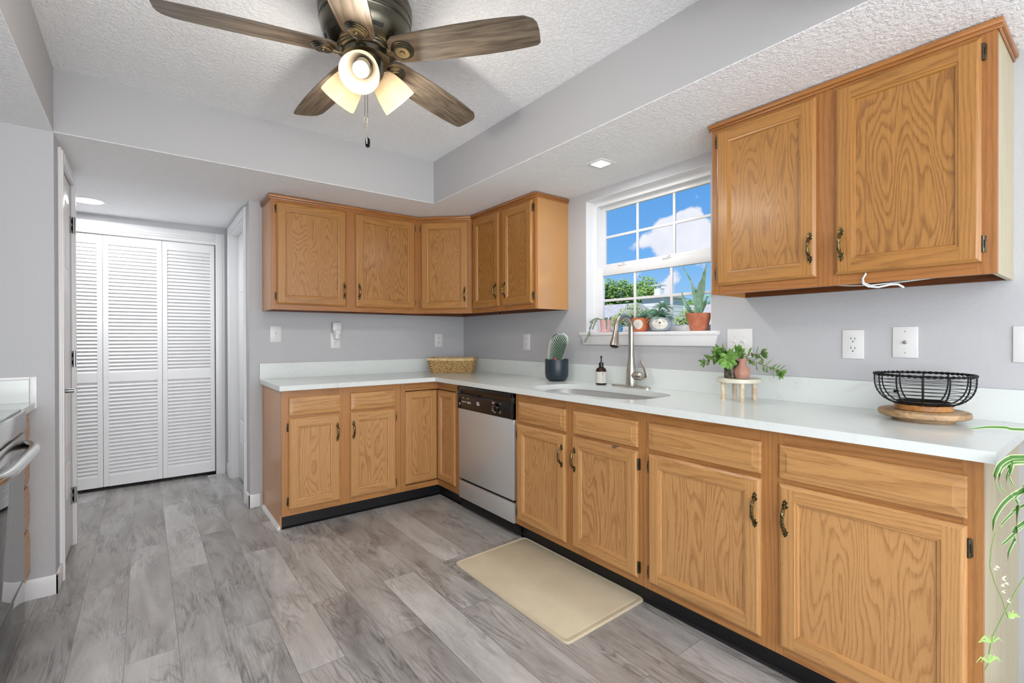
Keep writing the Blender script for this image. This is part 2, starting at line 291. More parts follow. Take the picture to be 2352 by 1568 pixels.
# ------------------------------------------------------------------ mesh builder
class MB:
    def __init__(s): s.b = bmesh.new(); s.n = 0; s.uv = s.b.loops.layers.uv.new('UVMap'); s.fl = s.b.faces.layers.int.new('done'); s.mi = 0
    def _mark(s, m):
        for f in s.b.faces:
            if f[s.fl] == 0: f[s.fl] = 1; f.material_index = m
    def hexa(s, P, m=0, bev=0.0, seg=2):
        vs = [s.b.verts.new(p) for p in P]
        fs = [s.b.faces.new([vs[i] for i in q]) for q in ((0, 3, 2, 1), (4, 5, 6, 7), (0, 1, 5, 4), (1, 2, 6, 5), (2, 3, 7, 6), (3, 0, 4, 7))]
        if bev > 0:
            es = list({e for f in fs for e in f.edges})
            bmesh.ops.bevel(s.b, geom=es, offset=bev, segments=seg, affect='EDGES', profile=.5, clamp_overlap=True)
        s._mark(m); return s
    def box(s, x0, x1, y0, y1, z0, z1, m=0, bev=0.0):
        return s.hexa([(x0, y0, z0), (x1, y0, z0), (x1, y1, z0), (x0, y1, z0), (x0, y0, z1), (x1, y0, z1), (x1, y1, z1), (x0, y1, z1)], m, bev)
    def fbox(s, F, u0, u1, z0, z1, n0, n1, m=0, bev=0.0):
        return s.hexa([F(u0, z0, n0), F(u1, z0, n0), F(u1, z0, n1), F(u0, z0, n1), F(u0, z1, n0), F(u1, z1, n0), F(u1, z1, n1), F(u0, z1, n1)], m, bev)
    def face(s, P, m=0, uvs=None):
        f = s.b.faces.new([s.b.verts.new(p) for p in P])
        if uvs:
            for lp, q in zip(f.loops, uvs): lp[s.uv].uv = q
        s._mark(m); return s
    def tube(s, pts, r, seg=8, m=0, closed=False, cap=True, sq=None):
        pts = [Vector(p) for p in pts]; n = len(pts); rs = r if isinstance(r, (list, tuple)) else [r] * n
        rings = []; up = None
        for i, p in enumerate(pts):
            a = pts[(i - 1) % n] if (i > 0 or closed) else p; c = pts[(i + 1) % n] if (i < n - 1 or closed) else p
            d = (c - a).normalized()
            if up is None: up = d.orthogonal().normalized() if sq is None else Vector(sq)
            up = (up - d * up.dot(d)).normalized(); w = d.cross(up)
            k = 1.0 if sq is None else .45
            rings.append([s.b.verts.new(p + (up * math.cos(2 * PI * j / seg) * k + w * math.sin(2 * PI * j / seg)) * rs[i]) for j in range(seg)])
        for i in range(n if closed else n - 1):
            A, B = rings[i], rings[(i + 1) % n]
            for j in range(seg): s.b.faces.new([A[j], A[(j + 1) % seg], B[(j + 1) % seg], B[j]])
        if cap and not closed:
            s.b.faces.new(rings[0][::-1]); s.b.faces.new(rings[-1])
        s._mark(m); return s
    def lathe(s, prof, c, m=0, seg=32, axis=(0, 0, 1), cap0=True, cap1=True, flute=0, fd=0.0):
        A = Vector(axis).normalized(); X = A.orthogonal().normalized() if abs(A.z) < .999 else V(1, 0, 0); Y = A.cross(X); c = Vector(c); rings = []
        for r, z in prof:
            rings.append([s.b.verts.new(c + A * z + (X * math.cos(2 * PI * j / seg) + Y * math.sin(2 * PI * j / seg)) * (r * (1 - (fd if (flute and j % 2) else 0)))) for j in range(seg)])
        for P, Q in zip(rings, rings[1:]):
            for j in range(seg): s.b.faces.new([P[j], P[(j + 1) % seg], Q[(j + 1) % seg], Q[j]])
        if cap0: s.b.faces.new(rings[0][::-1])
        if cap1: s.b.faces.new(rings[-1])
        s._mark(m); return s
    def sphere(s, c, r, m=0, sc=(1, 1, 1), sub=2):
        mt = Matrix.Translation(Vector(c)) @ Matrix.Diagonal((r * sc[0], r * sc[1], r * sc[2], 1))
        bmesh.ops.create_icosphere(s.b, subdivisions=sub, radius=1.0, matrix=mt); s._mark(m); return s
    def leaf(s, pts, w, side, m=0, fold=.0):
        pts = [Vector(p) for p in pts]; n = len(pts); side = Vector(side); L = []
        for i, p in enumerate(pts):
            d = (pts[min(i + 1, n - 1)] - pts[max(i - 1, 0)]).normalized(); sd = (side - d * side.dot(d)).normalized(); nr = d.cross(sd)
            ww = w[i] if isinstance(w, (list, tuple)) else w * math.sin(PI * min(1, (i + .6) / (n - .2))) ** .7
            L.append([s.b.verts.new(p - sd * ww / 2 + nr * ww * fold), s.b.verts.new(p), s.b.verts.new(p + sd * ww / 2 + nr * ww * fold)])
        for i in range(n - 1):
            for k in (0, 1):
                f = s.b.faces.new([L[i][k], L[i][k + 1], L[i + 1][k + 1], L[i + 1][k]])
                for lp, q in zip(f.loops, ((i / n, k / 2), (i / n, k / 2 + .5), ((i + 1) / n, k / 2 + .5), ((i + 1) / n, k / 2))): lp[s.uv].uv = q
        s._mark(m); return s
    def fat(s, base, tip, r, m=0, sc=.45, seg=6):
        base, tip = Vector(base), Vector(tip); P = [base.lerp(tip, q) for q in (0, .25, .55, .85, 1)]
        return s.tube(P, [r * .5, r * .95, r, r * .5, r * .08], seg, m, sq=(tip - base).orthogonal().normalized()) if sc < 1 else s.tube(P, [r * .5, r * .95, r, r * .5, r * .08], seg, m)
    def build(s, name, mats, parent=None, smooth=32, org=None):
        if not isinstance(mats, (list, tuple)): mats = [mats]
        bmesh.ops.recalc_face_normals(s.b, faces=s.b.faces)
        if smooth:
            th = math.radians(smooth)
            for f in s.b.faces: f.smooth = True
            for e in s.b.edges: e.smooth = len(e.link_faces) == 2 and e.calc_face_angle(0) < th
        if parent is not None: o0 = worg(parent)
        elif org is not None: o0 = Vector(org)
        else:
            vs = [v.co for v in s.b.verts]; o0 = V((min(v.x for v in vs) + max(v.x for v in vs)) / 2, (min(v.y for v in vs) + max(v.y for v in vs)) / 2, min(v.z for v in vs))
        for v in s.b.verts: v.co -= o0
        me = bpy.data.meshes.new(name); s.b.to_mesh(me); s.b.free()
        if 'done' in me.attributes: me.attributes.remove(me.attributes['done'])
        for m_ in mats: me.materials.append(m_)
        ob = bpy.data.objects.new(name, me); COL.objects.link(ob)
        if parent is None: ob.location = o0
        else: ob.parent = parent
        return ob
def worg(o):
    v = V(0, 0, 0)
    while o is not None: v += o.location; o = o.parent
    return v
def tag(o, label, cat, group=None):
    o['label'] = label; o['category'] = cat
    if group: o['group'] = group
    return o
def thing(name, loc, label, cat, group=None):
    o = bpy.data.objects.new(name, None); COL.objects.link(o); o.location = loc; o.empty_display_size = .05; return tag(o, label, cat, group)
def struct(o): o['kind'] = 'structure'; return o
class Face:
    def __init__(s, o, u, n): s.o = o; s.u = u; s.n = n
    def __call__(s, u, z, n): return (s.o[0] + s.u[0] * u + s.n[0] * n, s.o[1] + s.u[1] * u + s.n[1] * n, z)
r2 = math.sqrt(.5)
UB = Face((0, -.302), (1, 0), (0, -1)); UW = Face((-.302, 0), (0, -1), (-1, 0)); UD = Face((-.616, -.302), (r2, -r2), (-r2, -r2))
BB = Face((0, -.603), (1, 0), (0, -1)); BW = Face((-.603, 0), (0, -1), (-1, 0))
WB = Face((0, 0), (1, 0), (0, -1)); WR = Face((0, 0), (0, -1), (-1, 0))
ZL, ZU = 2.185, 2.4886

# ------------------------------------------------------------------ room shell
b = MB(); b.box(-3.6, .15, -7.3, 2.0, -.06, 0); struct(b.build('floor', floorM, org=(0, 0, 0), smooth=0))
b = MB()   # low ceiling around a raised tray
for x0, x1, y0, y1 in ((-3.6, .15, -.729, 2.0), (-3.6, .15, -7.3, -3.417), (-3.6, -2.712, -3.417, -.729), (-.70, .15, -3.417, -.729)):
    b.box(x0, x1, y0, y1, ZL, ZL + .003)
b.box(-2.9, -.5, -3.6, -.5, ZU, ZU + .05)
for x0, x1, y0, y1 in ((-2.732, -2.712, -3.437, -.709), (-.70, -.68, -3.437, -.709), (-2.712, -.70, -.729, -.709), (-2.712, -.70, -3.437, -3.417)):
    b.box(x0, x1, y0, y1, ZL + .003, ZU, 1)
struct(b.build('ceiling', [ceilM, traym], org=(0, 0, 0), smooth=0))
b = MB(); b.box(-1.781, .15, 0, .12, 0, 2.6); struct(b.build('wall_back', wallM, org=(0, 0, 0), smooth=0))
YW0, YW1, ZW0, ZW1 = -2.48, -1.576, 1.222, 2.127
b = MB()
b.box(0, .15, -7.3, YW0, 0, 2.6); b.box(0, .15, YW1, 0, 0, 2.6); b.box(0, .15, YW0, YW1, 0, ZW0); b.box(0, .15, YW0, YW1, ZW1, 2.6)
struct(b.build('wall_right', wallM, org=(0, 0, 0), smooth=0))
b = MB(); b.box(-1.781, -1.66, .12, .19, 0, 2.6); b.box(-1.781, -1.66, .93, 1.134, 0, 2.6); b.box(-1.781, -1.66, .19, .93, 2.11, 2.6)
struct(b.build('wall_hall', wallM, org=(0, 0, 0), smooth=0))
b = MB(); b.box(-1.872, -1.5, 1.134, 1.25, 0, 2.6); b.box(-3.6, -3.405, 1.134, 1.25, 0, 2.6); b.box(-3.405, -1.872, 1.134, 1.25, 2.06, 2.6); b.box(-3.6, -1.5, 1.7, 1.8, 0, 2.6); b.box(-1.6, -1.5, 1.25, 1.7, 0, 2.6)
struct(b.build('wall_far', wallM, org=(0, 0, 0), smooth=0))
b = MB(); b.box(-3.6, -2.712, -.729, -.54, 0, 2.3); b.box(-3.6, -2.76, -.54, -.06, 0, 2.3); b.box(-2.76, -2.712, -.54, -.06, 2.10, 2.3); b.box(-3.6, -2.712, -.06, .0, 0, 2.3)
struct(b.build('wall_pantry', wallM, org=(0, 0, 0), smooth=0))
b = MB(); b.box(-3.6, -3.44, -7.3, -.729, 0, 2.6); b.box(-3.75, -3.6, 0, 1.9, 0, 2.6); struct(b.build('wall_left', wallM, org=(0, 0, 0), smooth=0))
b = MB(); b.box(-3.6, .15, -7.4, -7.25, 0, 2.6); struct(b.build('wall_rear', wallM, org=(0, 0, 0), smooth=0))
# baseboards
b = MB(); b.box(-1.793, -1.715, -.012, 0, 0, .095, 0, .003); b.box(-1.793, -1.781, -.012, .11, 0, .095, 0, .003); struct(b.build('baseboard_back', whiteM))
b = MB(); b.hexa([(-1.715, 0, 0), (-1.70, 0, 0), (-1.70, -.556, 0), (-1.715, -.556, 0), (-1.706, 0, .022), (-1.70, 0, .022), (-1.70, -.556, .022), (-1.706, -.556, .022)]); struct(b.build('trim_1', whiteM))
b = MB(); b.box(-3.43, -2.700, -.741, -.729, 0, .095, 0, .003); b.box(-2.712, -2.700, -.741, -.60, 0, .095, 0, .003); struct(b.build('baseboard_left', whiteM))
b = MB(); b.box(-.012, 0, -7.2, -3.64, 0, .095, 0, .003); struct(b.build('baseboard_right', whiteM))
b = MB(); b.box(-1.793, -1.781, 1.0, 1.134, 0, .095, 0, .002); struct(b.build('baseboard_hall', whiteM))
# hall doorway on the right: casing, jamb and the door standing in it
b = MB()
HR = Face((-1.781, 0), (0, 1), (-1, 0))
for u0, u1, z0, z1 in ((.115, .178, 0, 2.17), (.935, .998, 0, 2.17), (.178, .935, 2.107, 2.17)):
    b.fbox(HR, u0, u1, z0, z1, 0, .011, 0, .002); b.fbox(HR, u0 + .012, u1 - .012, z0, z1 - .006, .009, .017, 0, .002)
b.fbox(HR, .178, .192, 0, 2.107, -.125, .001); b.fbox(HR, .921, .935, 0, 2.107, -.125, .001); b.fbox(HR, .192, .921, 2.093, 2.107, -.125, .001)
struct(b.build('trim_2', whiteM))
def panel_door(name, F, u0, u1, z0, z1, n0, n1, parent=None):
    b = MB(); w = u1 - u0; b.fbox(F, u0, u1, z0, z1, n0, n1, 0, .002)
    for a, c in ((.15, .24), (.29, .70), (.76, .94)):
        for q in (0, 1):
            pu0 = u0 + w * (.13 + .40 * q); pu1 = pu0 + w * .33; pz0 = z0 + (z1 - z0) * a; pz1 = z0 + (z1 - z0) * c
            for i, j, hgt in ((0, .010, .004), (.028, .022, .003)):
                A = [F(a, c_, n1 - .001) for a, c_ in ((pu0 + i, pz0 + i), (pu1 - i, pz0 + i), (pu1 - i, pz1 - i), (pu0 + i, pz1 - i))]; i2 = i + j * .6
                B = [F(a, c_, n1 + hgt) for a, c_ in ((pu0 + i2, pz0 + i2), (pu1 - i2, pz0 + i2), (pu1 - i2, pz1 - i2), (pu0 + i2, pz1 - i2))]
                b.hexa(A + B)
    return b
d = struct(panel_door('door', HR, .194, .919, .012, 2.09, -.09, -.055).build('door_3', doorM))
# bifold louvred closet doors
CF = Face((0, 1.134), (1, 0), (0, -1))
b = MB()
for x0, x1, z0, z1 in ((-1.872, -1.803, 0, 2.135), (-3.41, -1.872, 2.062, 2.135)):
    b.fbox(CF, x0, x1, z0, z1, 0, .012, 0, .002)
b.fbox(CF, -3.41, -1.872, 2.036, 2.064, -.08, .004); b.fbox(CF, -1.872, -1.862, 0, 2.06, -.09, .001); b.fbox(CF, -1.872, -1.82, .0, 2.125, .010, .017, 0, .003); b.fbox(CF, -3.41, -1.872, 2.08, 2.122, .010, .017, 0, .003)
struct(b.build('trim_3', whiteM))
b = MB(); b.fbox(CF, -3.38, -1.87, 2.030, 2.036, -.05, -.02); b.fbox(CF, -1.935, -1.872, .0, .006, -.04, .01)
cd = struct(b.build('door_1', hingS, org=(-2.6, 1.134, 0)))
for k, (x0, x1) in enumerate(((-2.2525, -1.876), (-2.634, -2.2545), (-3.016, -2.636), (-3.40, -3.018))):
    b = MB(); n0, n1 = -.042, -.014; z0, z1 = .030, 2.028; st = .034
    b.fbox(CF, x0, x0 + st, z0, z1, n0, n1, 0, .002); b.fbox(CF, x1 - st, x1, z0, z1, n0, n1, 0, .002)
    for a, c in ((z0, .118), (.862, .938), (1.958, z1)): b.fbox(CF, x0 + st, x1 - st, a, c, n0, n1)
    for a, c in ((.118, .862), (.938, 1.958)):
        ns = round((c - a) / .0292)
        for i in range(ns):
            z = a + (c - a) * (i + .5) / ns; hz = .0205
            P = []
            for zz, nn in ((z - hz, n1 - .005), (z - hz + .004, n1 - .001), (z + hz, n0 + .008), (z + hz - .004, n0 + .004)): P.append((zz, nn))
            vs = [CF(x0 + st, q[0], q[1]) for q in P] + [CF(x1 - st, q[0], q[1]) for q in P]
            b.hexa([vs[0], vs[1], vs[2], vs[3], vs[4], vs[5], vs[6], vs[7]])
    lf = b.build('door_leaf', doorM, cd, smooth=0)
# dark closet interior behind the louvres
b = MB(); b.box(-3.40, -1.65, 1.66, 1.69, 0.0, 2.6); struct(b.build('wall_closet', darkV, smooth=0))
# pantry door on the left
PF = Face((-2.712, 0), (0, 1), (1, 0))
b = MB()
for u0, u1, z0, z1 in ((-.60, -.54, 0, 2.158), (-.06, -.001, 0, 2.158), (-.54, -.06, 2.10, 2.158)):
    b.fbox(PF, u0, u1, z0, z1, 0, .013, 0, .002); b.fbox(PF, u0 + .012, u1 - .012, z0, z1 - .008, .011, .019, 0, .002)
struct(b.build('trim_4', whiteM))
pd = struct(panel_door('door', PF, -.538, -.062, .012, 2.097, -.037, -.004).build('door_2', doorM, org=(-2.73, -.3, 0)))
for z in (.295, 1.09, 1.87):
    b = MB(); b.fbox(PF, -.10, -.068, z - .045, z + .045, -.005, .003); b.tube([PF(-.062, z - .047, .012), PF(-.062, z + .047, .012)], .007, 10)
    for q in (-.02, .022): b.fbox(PF, -.074, -.067, z + q - .012, z + q + .012, .002, .006, 1)
    b.build('hinge', [hingS, darkV], pd)
b = MB(); kx = PF(-.475, .938, -.004); b.lathe([(.031, 0), (.031, .004), (.026, .010), (.012, .014), (.0105, .05), (.0, .05)], kx, 0, 24, (1, 0, 0), cap1=False)
b.tube([PF(-.475, .938, .044), PF(-.445, .938, .046), PF(-.40, .938, .046)], [.012, .0105, .009], 12); b.build('door_handle', hingS, pd)

# ------------------------------------------------------------------ window
wn = struct(MB().box(.078, .098, YW0, YW0 + .025, ZW0 + .02, ZW1 - .03).box(.078, .098, YW1 - .025, YW1, ZW0 + .02, ZW1 - .03).box(.078, .098, YW0, YW1, ZW1 - .03, ZW1)
            .box(.098, .16, YW0, YW0 + .018, ZW0 + .03, ZW1 - .03).box(.098, .16, YW1 - .018, YW1, ZW0 + .03, ZW1 - .03).box(.098, .16, YW0, YW1, ZW1 - .030, ZW1).box(.085, .17, YW0, YW1, ZW0, 1.244)
            .build('window_1', whiteM, org=(.1, -2.028, 1.2)))
b = MB(); b.box(-.0005, .078, YW1 - .002, YW1 - .0001, 1.243, ZW1).box(-.0005, .078, YW0 + .0001, YW0 + .002, 1.243, ZW1).box(-.0005, .078, YW0 + .002, YW1 - .002, ZW1 - .002, ZW1); b.build('window_reveal', whiteM, wn)
def sash(x0, x1, ya, yb, za, zb, st, top, bot, parent):
    b = MB(); b.box(x0, x1, ya, ya + st, za, zb, 0, .003); b.box(x0, x1, yb - st, yb, za, zb, 0, .003); b.box(x0, x1, ya + st, yb - st, zb - top, zb, 0, .002); b.box(x0, x1, ya + st, yb - st, za, za + bot, 0, .002)
    o = b.build('window_sash', whiteM, parent); return o
# upper sash (outer track) and lower sash (inner track)
us = sash(.128, .150, -2.462, -1.594, 1.672, 2.100, .036, .028, .035, wn)
ls = sash(.098, .124, -2.464, -1.592, 1.246, 1.679, .042, .053, .033, wn)
def muntins(x, ys, z0, z1, zm, y0, y1, p):
    b = MB()
    for y in ys: b.box(x - .006, x + .004, y - .0085, y + .0085, z0, z1, 0, .002)
    b.box(x - .005, x + .005, y0, y1, zm - .0085, zm + .0085, 0, .002); b.build('muntin', whiteM, p)
muntins(.140, (-1.897, -2.166), 1.707, 2.072, 1.892, -2.43, -1.63, us)
muntins(.110, (-1.899, -2.167), 1.279, 1.626, 1.459, -2.43, -1.63, ls)
b = MB(); b.box(.1455, .1475, -2.43, -1.63, 1.70, 2.075); b.build('window_pane', paneM, us, smooth=0)
b = MB(); b.box(.119, .121, -2.43, -1.63, 1.275, 1.63); b.build('window_pane', paneM, ls, smooth=0)
for y in (-1.79, -2.13):
    b = MB(); b.box(.094, .126, y - .022, y + .022, 1.679, 1.688, 0, .002); b.lathe([(.009, 0), (.009, .006)], (.11, y, 1.687)); b.tube([(.11, y, 1.695), (.102, y - .03, 1.695)], .004, 6); b.build('sash_lock', plastW, ls)
b = MB(); b.box(-.036, .09, -2.528, -1.542, 1.222, 1.2435, 0, .004); b.build('window_sill', whiteM, wn)
b = MB(); b.hexa([(-.016, -2.505, 1.162), (0, -2.505, 1.162), (0, -1.565, 1.162), (-.016, -1.565, 1.162), (-.026, -2.52, 1.222), (0, -2.52, 1.222), (0, -1.55, 1.222), (-.026, -1.55, 1.222)], 0, .002); b.build('sill_apron', whiteM, wn)

# ------------------------------------------------------------------ cabinet parts
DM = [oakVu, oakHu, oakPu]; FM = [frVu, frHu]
def pull(F, u, z0, z1, parent):
    b = MB(); zc = (z0 + z1) / 2; h = (z1 - z0) / 2; N = V(F.n[0], F.n[1], 0); base = F(0, 0, 0)
    for sg in (-1, 1):
        z = zc + sg * h * .70
        b.lathe([(.0105, 0), (.0105, .0015), (.0085, .003), (.006, .0032), (.0055, .0055), (.0, .0065)], F(u, z, 0), 0, 16, N, cap1=False)
        b.fbox(F, u - .0055, u + .0055, min(z + sg * .009, z + sg * .016), max(z + sg * .009, z + sg * .016), 0, .002, 0, .0009)
        b.sphere(F(u, z + sg * .019, .001), .0035, 0, (1, 1, 1), 1)
        for q in (-1, 1): b.sphere(F(u + q * .006, z + sg * .0125, .001), .003, 0, (1, 1, 1), 1)
    P = []; rr = []
    for i in range(13):
        a = i / 12 * 2 - 1; P.append(F(u, zc + a * h * .70, .004 + .021 * (1 - abs(a) ** 2.6))); rr.append(.0050 + .0012 * math.cos(a * PI / 2) - .0010 * math.cos(a * PI * 2.0))
    b.tube(P, rr, 10, 0); b.build('handle', brassM, parent)
def hinge(F, u, zc, sg, parent, flat=False):
    b = MB(); a, c = sorted((u, u + sg * .011)); b.fbox(F, a, c, zc - .025, zc + .025, 0, .003, 0, .001)
    b.tube([F(u + sg * .003, zc - .026, .008), F(u + sg * .003, zc + .026, .008)], .0052, 10); a, c = sorted((u + sg * .0035, u + sg * .0075))
    b.fbox(F, a, c, zc - .012, zc + .012, .006, .0125, 1); b.build('hinge', [hingeM, darkV], parent)
def door(F, u0, u1, z0, z1, parent, hs=None, pu=None, pz=None, n0=.0005, th=.019, fr=.052, mats=None, rail=None, hz=None):
    b = MB(); P = lambda u, z, n: F(u, z, n0 + n)
    def rect(i, n): return [P(u0 + i, z0 + i, n), P(u1 - i, z0 + i, n), P(u1 - i, z1 - i, n), P(u0 + i, z1 - i, n)]
    L = [rect(0, 0), rect(0, th - .008), rect(.009, th - .001), rect(.012, th)]
    def ring(A, B, mv=0, mh=1):
        for k in range(4): b.face([A[k], A[(k + 1) % 4], B[(k + 1) % 4], B[k]], mh if k % 2 == 0 else mv)
    b.face(L[0], 0)
    for A, B in zip(L, L[1:]): ring(A, B)
    e = .012; f2 = fr
    b.face([P(u0 + e, z0 + e, th), P(u0 + f2, z0 + e, th), P(u0 + f2, z1 - e, th), P(u0 + e, z1 - e, th)], 0)
    b.face([P(u1 - f2, z0 + e, th), P(u1 - e, z0 + e, th), P(u1 - e, z1 - e, th), P(u1 - f2, z1 - e, th)], 0)
    b.face([P(u0 + f2, z0 + e, th), P(u1 - f2, z0 + e, th), P(u1 - f2, z0 + f2, th), P(u0 + f2, z0 + f2, th)], 1)
    b.face([P(u0 + f2, z1 - f2, th), P(u1 - f2, z1 - f2, th), P(u1 - f2, z1 - e, th), P(u0 + f2, z1 - e, th)], 1)
    I = [rect(f2, th), rect(f2 + .0015, th - .0035), rect(f2 + .009, th - .005), rect(f2 + .0125, th - .012)]
    for A, B in zip(I, I[1:]): ring(A, B)
    b.face(I[-1], 2)
    bmesh.ops.remove_doubles(b.b, verts=b.b.verts, dist=.00005)
    o = b.build('door', mats or DM, parent, smooth=0)
    if hs is not None:
        u = u0 if hs < 0 else u1
        for z in (hz or ((z0 + .045, z1 - .045))): hinge(F, u, z, hs, o)
    if pu is not None: pull(F, pu, pz[0], pz[1], o) if n0 == 0 else pull(Face((F.o[0] + F.n[0] * (n0 + th), F.o[1] + F.n[1] * (n0 + th)), F.u, F.n), pu, pz[0], pz[1], o)
    return o
def drawer(F, u0, u1, z0, z1, parent):
    b = MB(); th = .019; n0 = .0005
    def rect(i, n): return [F(u0 + i, z0 + i, n0 + n), F(u1 - i, z0 + i, n0 + n), F(u1 - i, z1 - i, n0 + n), F(u0 + i, z1 - i, n0 + n)]
    L = [rect(0, 0), rect(0, .010), rect(.003, .0125), rect(.026, .0165), rect(.027, .0190), rect(.029, .0195)]
    b.face(L[0])
    for A, B in zip(L, L[1:]):
        for k in range(4): b.face([A[k], A[(k + 1) % 4], B[(k + 1) % 4], B[k]], 0)
    b.face(L[-1]); bmesh.ops.remove_doubles(b.b, verts=b.b.verts, dist=.00005)
    return b.build('drawer', oakH, parent, smooth=0)
def frame(F, u0, u1, z0, z1, vs, hs, parent, t_=.019):
    b = MB()
    for a, c in vs: b.fbox(F, a, c, z0, z1, -t_, 0, 0, .0006)
    xs = [u0] + [q for v in vs for q in v] + [u1]
    for a, c in hs:
        for i in range(len(vs) - 1): b.fbox(F, vs[i][1], vs[i + 1][0], a, c, -t_, -.0002, 1)
    return b.build('face_frame', FM, parent, smooth=0)
ZB, ZF = 1.404, 2.163
def crown(F, u0, u1, parent, ret=None, extra=0.0):
    b = MB()
    def run(F, a, c):
        b.fbox(F, a, c, 2.150, 2.163, 0, .006, 0, .003); b.fbox(F, a, c, 2.161, 2.181, 0, .014, 0, .005)
    run(F, u0, u1)
    for R, a, c in (ret or []): run(R, a, c)
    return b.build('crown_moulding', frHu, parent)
# --- wall cabinets
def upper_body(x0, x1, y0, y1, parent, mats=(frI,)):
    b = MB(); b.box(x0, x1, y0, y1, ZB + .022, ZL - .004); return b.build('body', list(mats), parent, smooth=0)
c1 = thing('wall_cabinet', (-1.157, -.15, ZB), 'oak wall cabinet with two wide doors, left of the angled corner cabinet', 'cabinet')
upper_body(-1.686, -.62, -.283, -.001, c1)
b = MB(); b.box(-1.698, -1.686, -.2828, -.001, ZB, ZL - .003); b.build('side_panel', sideM, c1, smooth=0)
b = MB(); b.box(-1.686, -.62, -.02, -.001, ZB, ZB + .03); b.build('hanging_rail', frI, c1, smooth=0)
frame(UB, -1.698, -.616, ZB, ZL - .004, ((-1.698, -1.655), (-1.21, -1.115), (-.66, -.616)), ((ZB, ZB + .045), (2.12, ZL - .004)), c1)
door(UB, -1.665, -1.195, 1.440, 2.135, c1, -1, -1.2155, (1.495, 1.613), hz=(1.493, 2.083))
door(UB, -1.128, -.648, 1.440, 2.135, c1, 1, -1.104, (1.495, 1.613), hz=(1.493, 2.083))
ULs = Face((-1.698, 0), (0, 1), (-1, 0))
crown(UB, -1.712, -.613, c1, [(ULs, -.302, -.001)])
c2 = thing('wall_cabinet', (-.3, -.3, ZB), 'angled oak corner wall cabinet with a single narrow door', 'cabinet')
b = MB()
pl = [(-.001, -.001), (-.614, -.001), (-.614, -.290), (-.300, -.604), (-.001, -.604)]
lo = [b.b.verts.new((x, y, ZB + .022)) for x, y in pl]; hi = [b.b.verts.new((x, y, ZL - .004)) for x, y in pl]
b.b.faces.new(lo[::-1]); b.b.faces.new(hi)
for i in range(5): b.b.faces.new([lo[i], lo[(i + 1) % 5], hi[(i + 1) % 5], hi[i]])
b._mark(0); b.build('body', frI, c2, smooth=0)
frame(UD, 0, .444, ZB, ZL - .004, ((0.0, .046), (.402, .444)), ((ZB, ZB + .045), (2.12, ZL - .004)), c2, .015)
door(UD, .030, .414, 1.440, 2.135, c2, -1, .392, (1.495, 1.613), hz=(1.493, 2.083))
crown(UD, .006, .438, c2)
b = MB(); b.box(-.613, -.001, -.02, -.001, ZB, ZB + .022); b.box(-.02, -.001, -.603, -.02, ZB, ZB + .022); b.build('hanging_rail', frI, c2, smooth=0)
c3 = thing('wall_cabinet', (-.15, -1.0, ZB), 'oak wall cabinet with two narrow doors, between angled corner cabinet and window', 'cabinet')
upper_body(-.283, -.001, -1.392, -.62, c3)
b = MB(); b.box(-.2828, -.001, -1.404, -1.392, ZB, ZL - .003); b.build('side_panel', mat('glossy_veneer_end', lambda t, b_, o: t.l(t.mix(noise(t, scaled(t, objvec(t), (3, 3, 1.2)), 1.0, 3), hexl('c4935a'), hexl('b27f45')), b_.inputs['Base Color']), rough=.18, Coat_Weight=1.0, Coat_Roughness=.12), c3, smooth=0)
b = MB(); b.box(-.02, -.001, -1.392, -.62, ZB, ZB + .03); b.build('hanging_rail', frI, c3, smooth=0)
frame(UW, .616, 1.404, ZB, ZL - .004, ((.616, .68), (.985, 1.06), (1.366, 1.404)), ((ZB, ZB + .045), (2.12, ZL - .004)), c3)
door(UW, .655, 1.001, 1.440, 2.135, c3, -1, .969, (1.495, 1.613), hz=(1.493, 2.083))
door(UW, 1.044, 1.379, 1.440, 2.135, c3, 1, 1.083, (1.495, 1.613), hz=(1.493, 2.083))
EW = Face((0, -1.404), (-1, 0), (0, -1))
crown(UW, .613, 1.418, c3, [(EW, .001, .302)])
c4 = thing('wall_cabinet', (-.15, -3.125, ZB), 'large oak wall cabinet right of the window with a white cord below', 'cabinet')
upper_body(-.283, -.001, -3.578, -2.672, c4)
b = MB(); b.box(-.2828, -.001, -2.672, -2.66, ZB, ZL - .003); b.build('side_panel', sideM, c4, smooth=0)
b = MB(); b.box(-.2828, -.001, -3.592, -3.578, ZB, ZL - .003); o = b.build('side_panel', paleM, c4, smooth=0); o['label'] = 'pale cream veneer end panel'
b = MB(); b.box(-.02, -.001, -3.578, -2.672, ZB, ZB + .03); b.build('hanging_rail', frI, c4, smooth=0)
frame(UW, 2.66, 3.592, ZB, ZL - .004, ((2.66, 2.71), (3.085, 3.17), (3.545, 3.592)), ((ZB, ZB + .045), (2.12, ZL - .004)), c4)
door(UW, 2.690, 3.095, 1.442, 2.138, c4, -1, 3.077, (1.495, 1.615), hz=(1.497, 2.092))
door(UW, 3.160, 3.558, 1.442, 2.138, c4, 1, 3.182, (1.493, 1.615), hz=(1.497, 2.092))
EW4 = Face((0, -3.592), (-1, 0), (0, -1))
crown(UW, 2.646, 3.606, c4, [(EW4, .001, .302)])
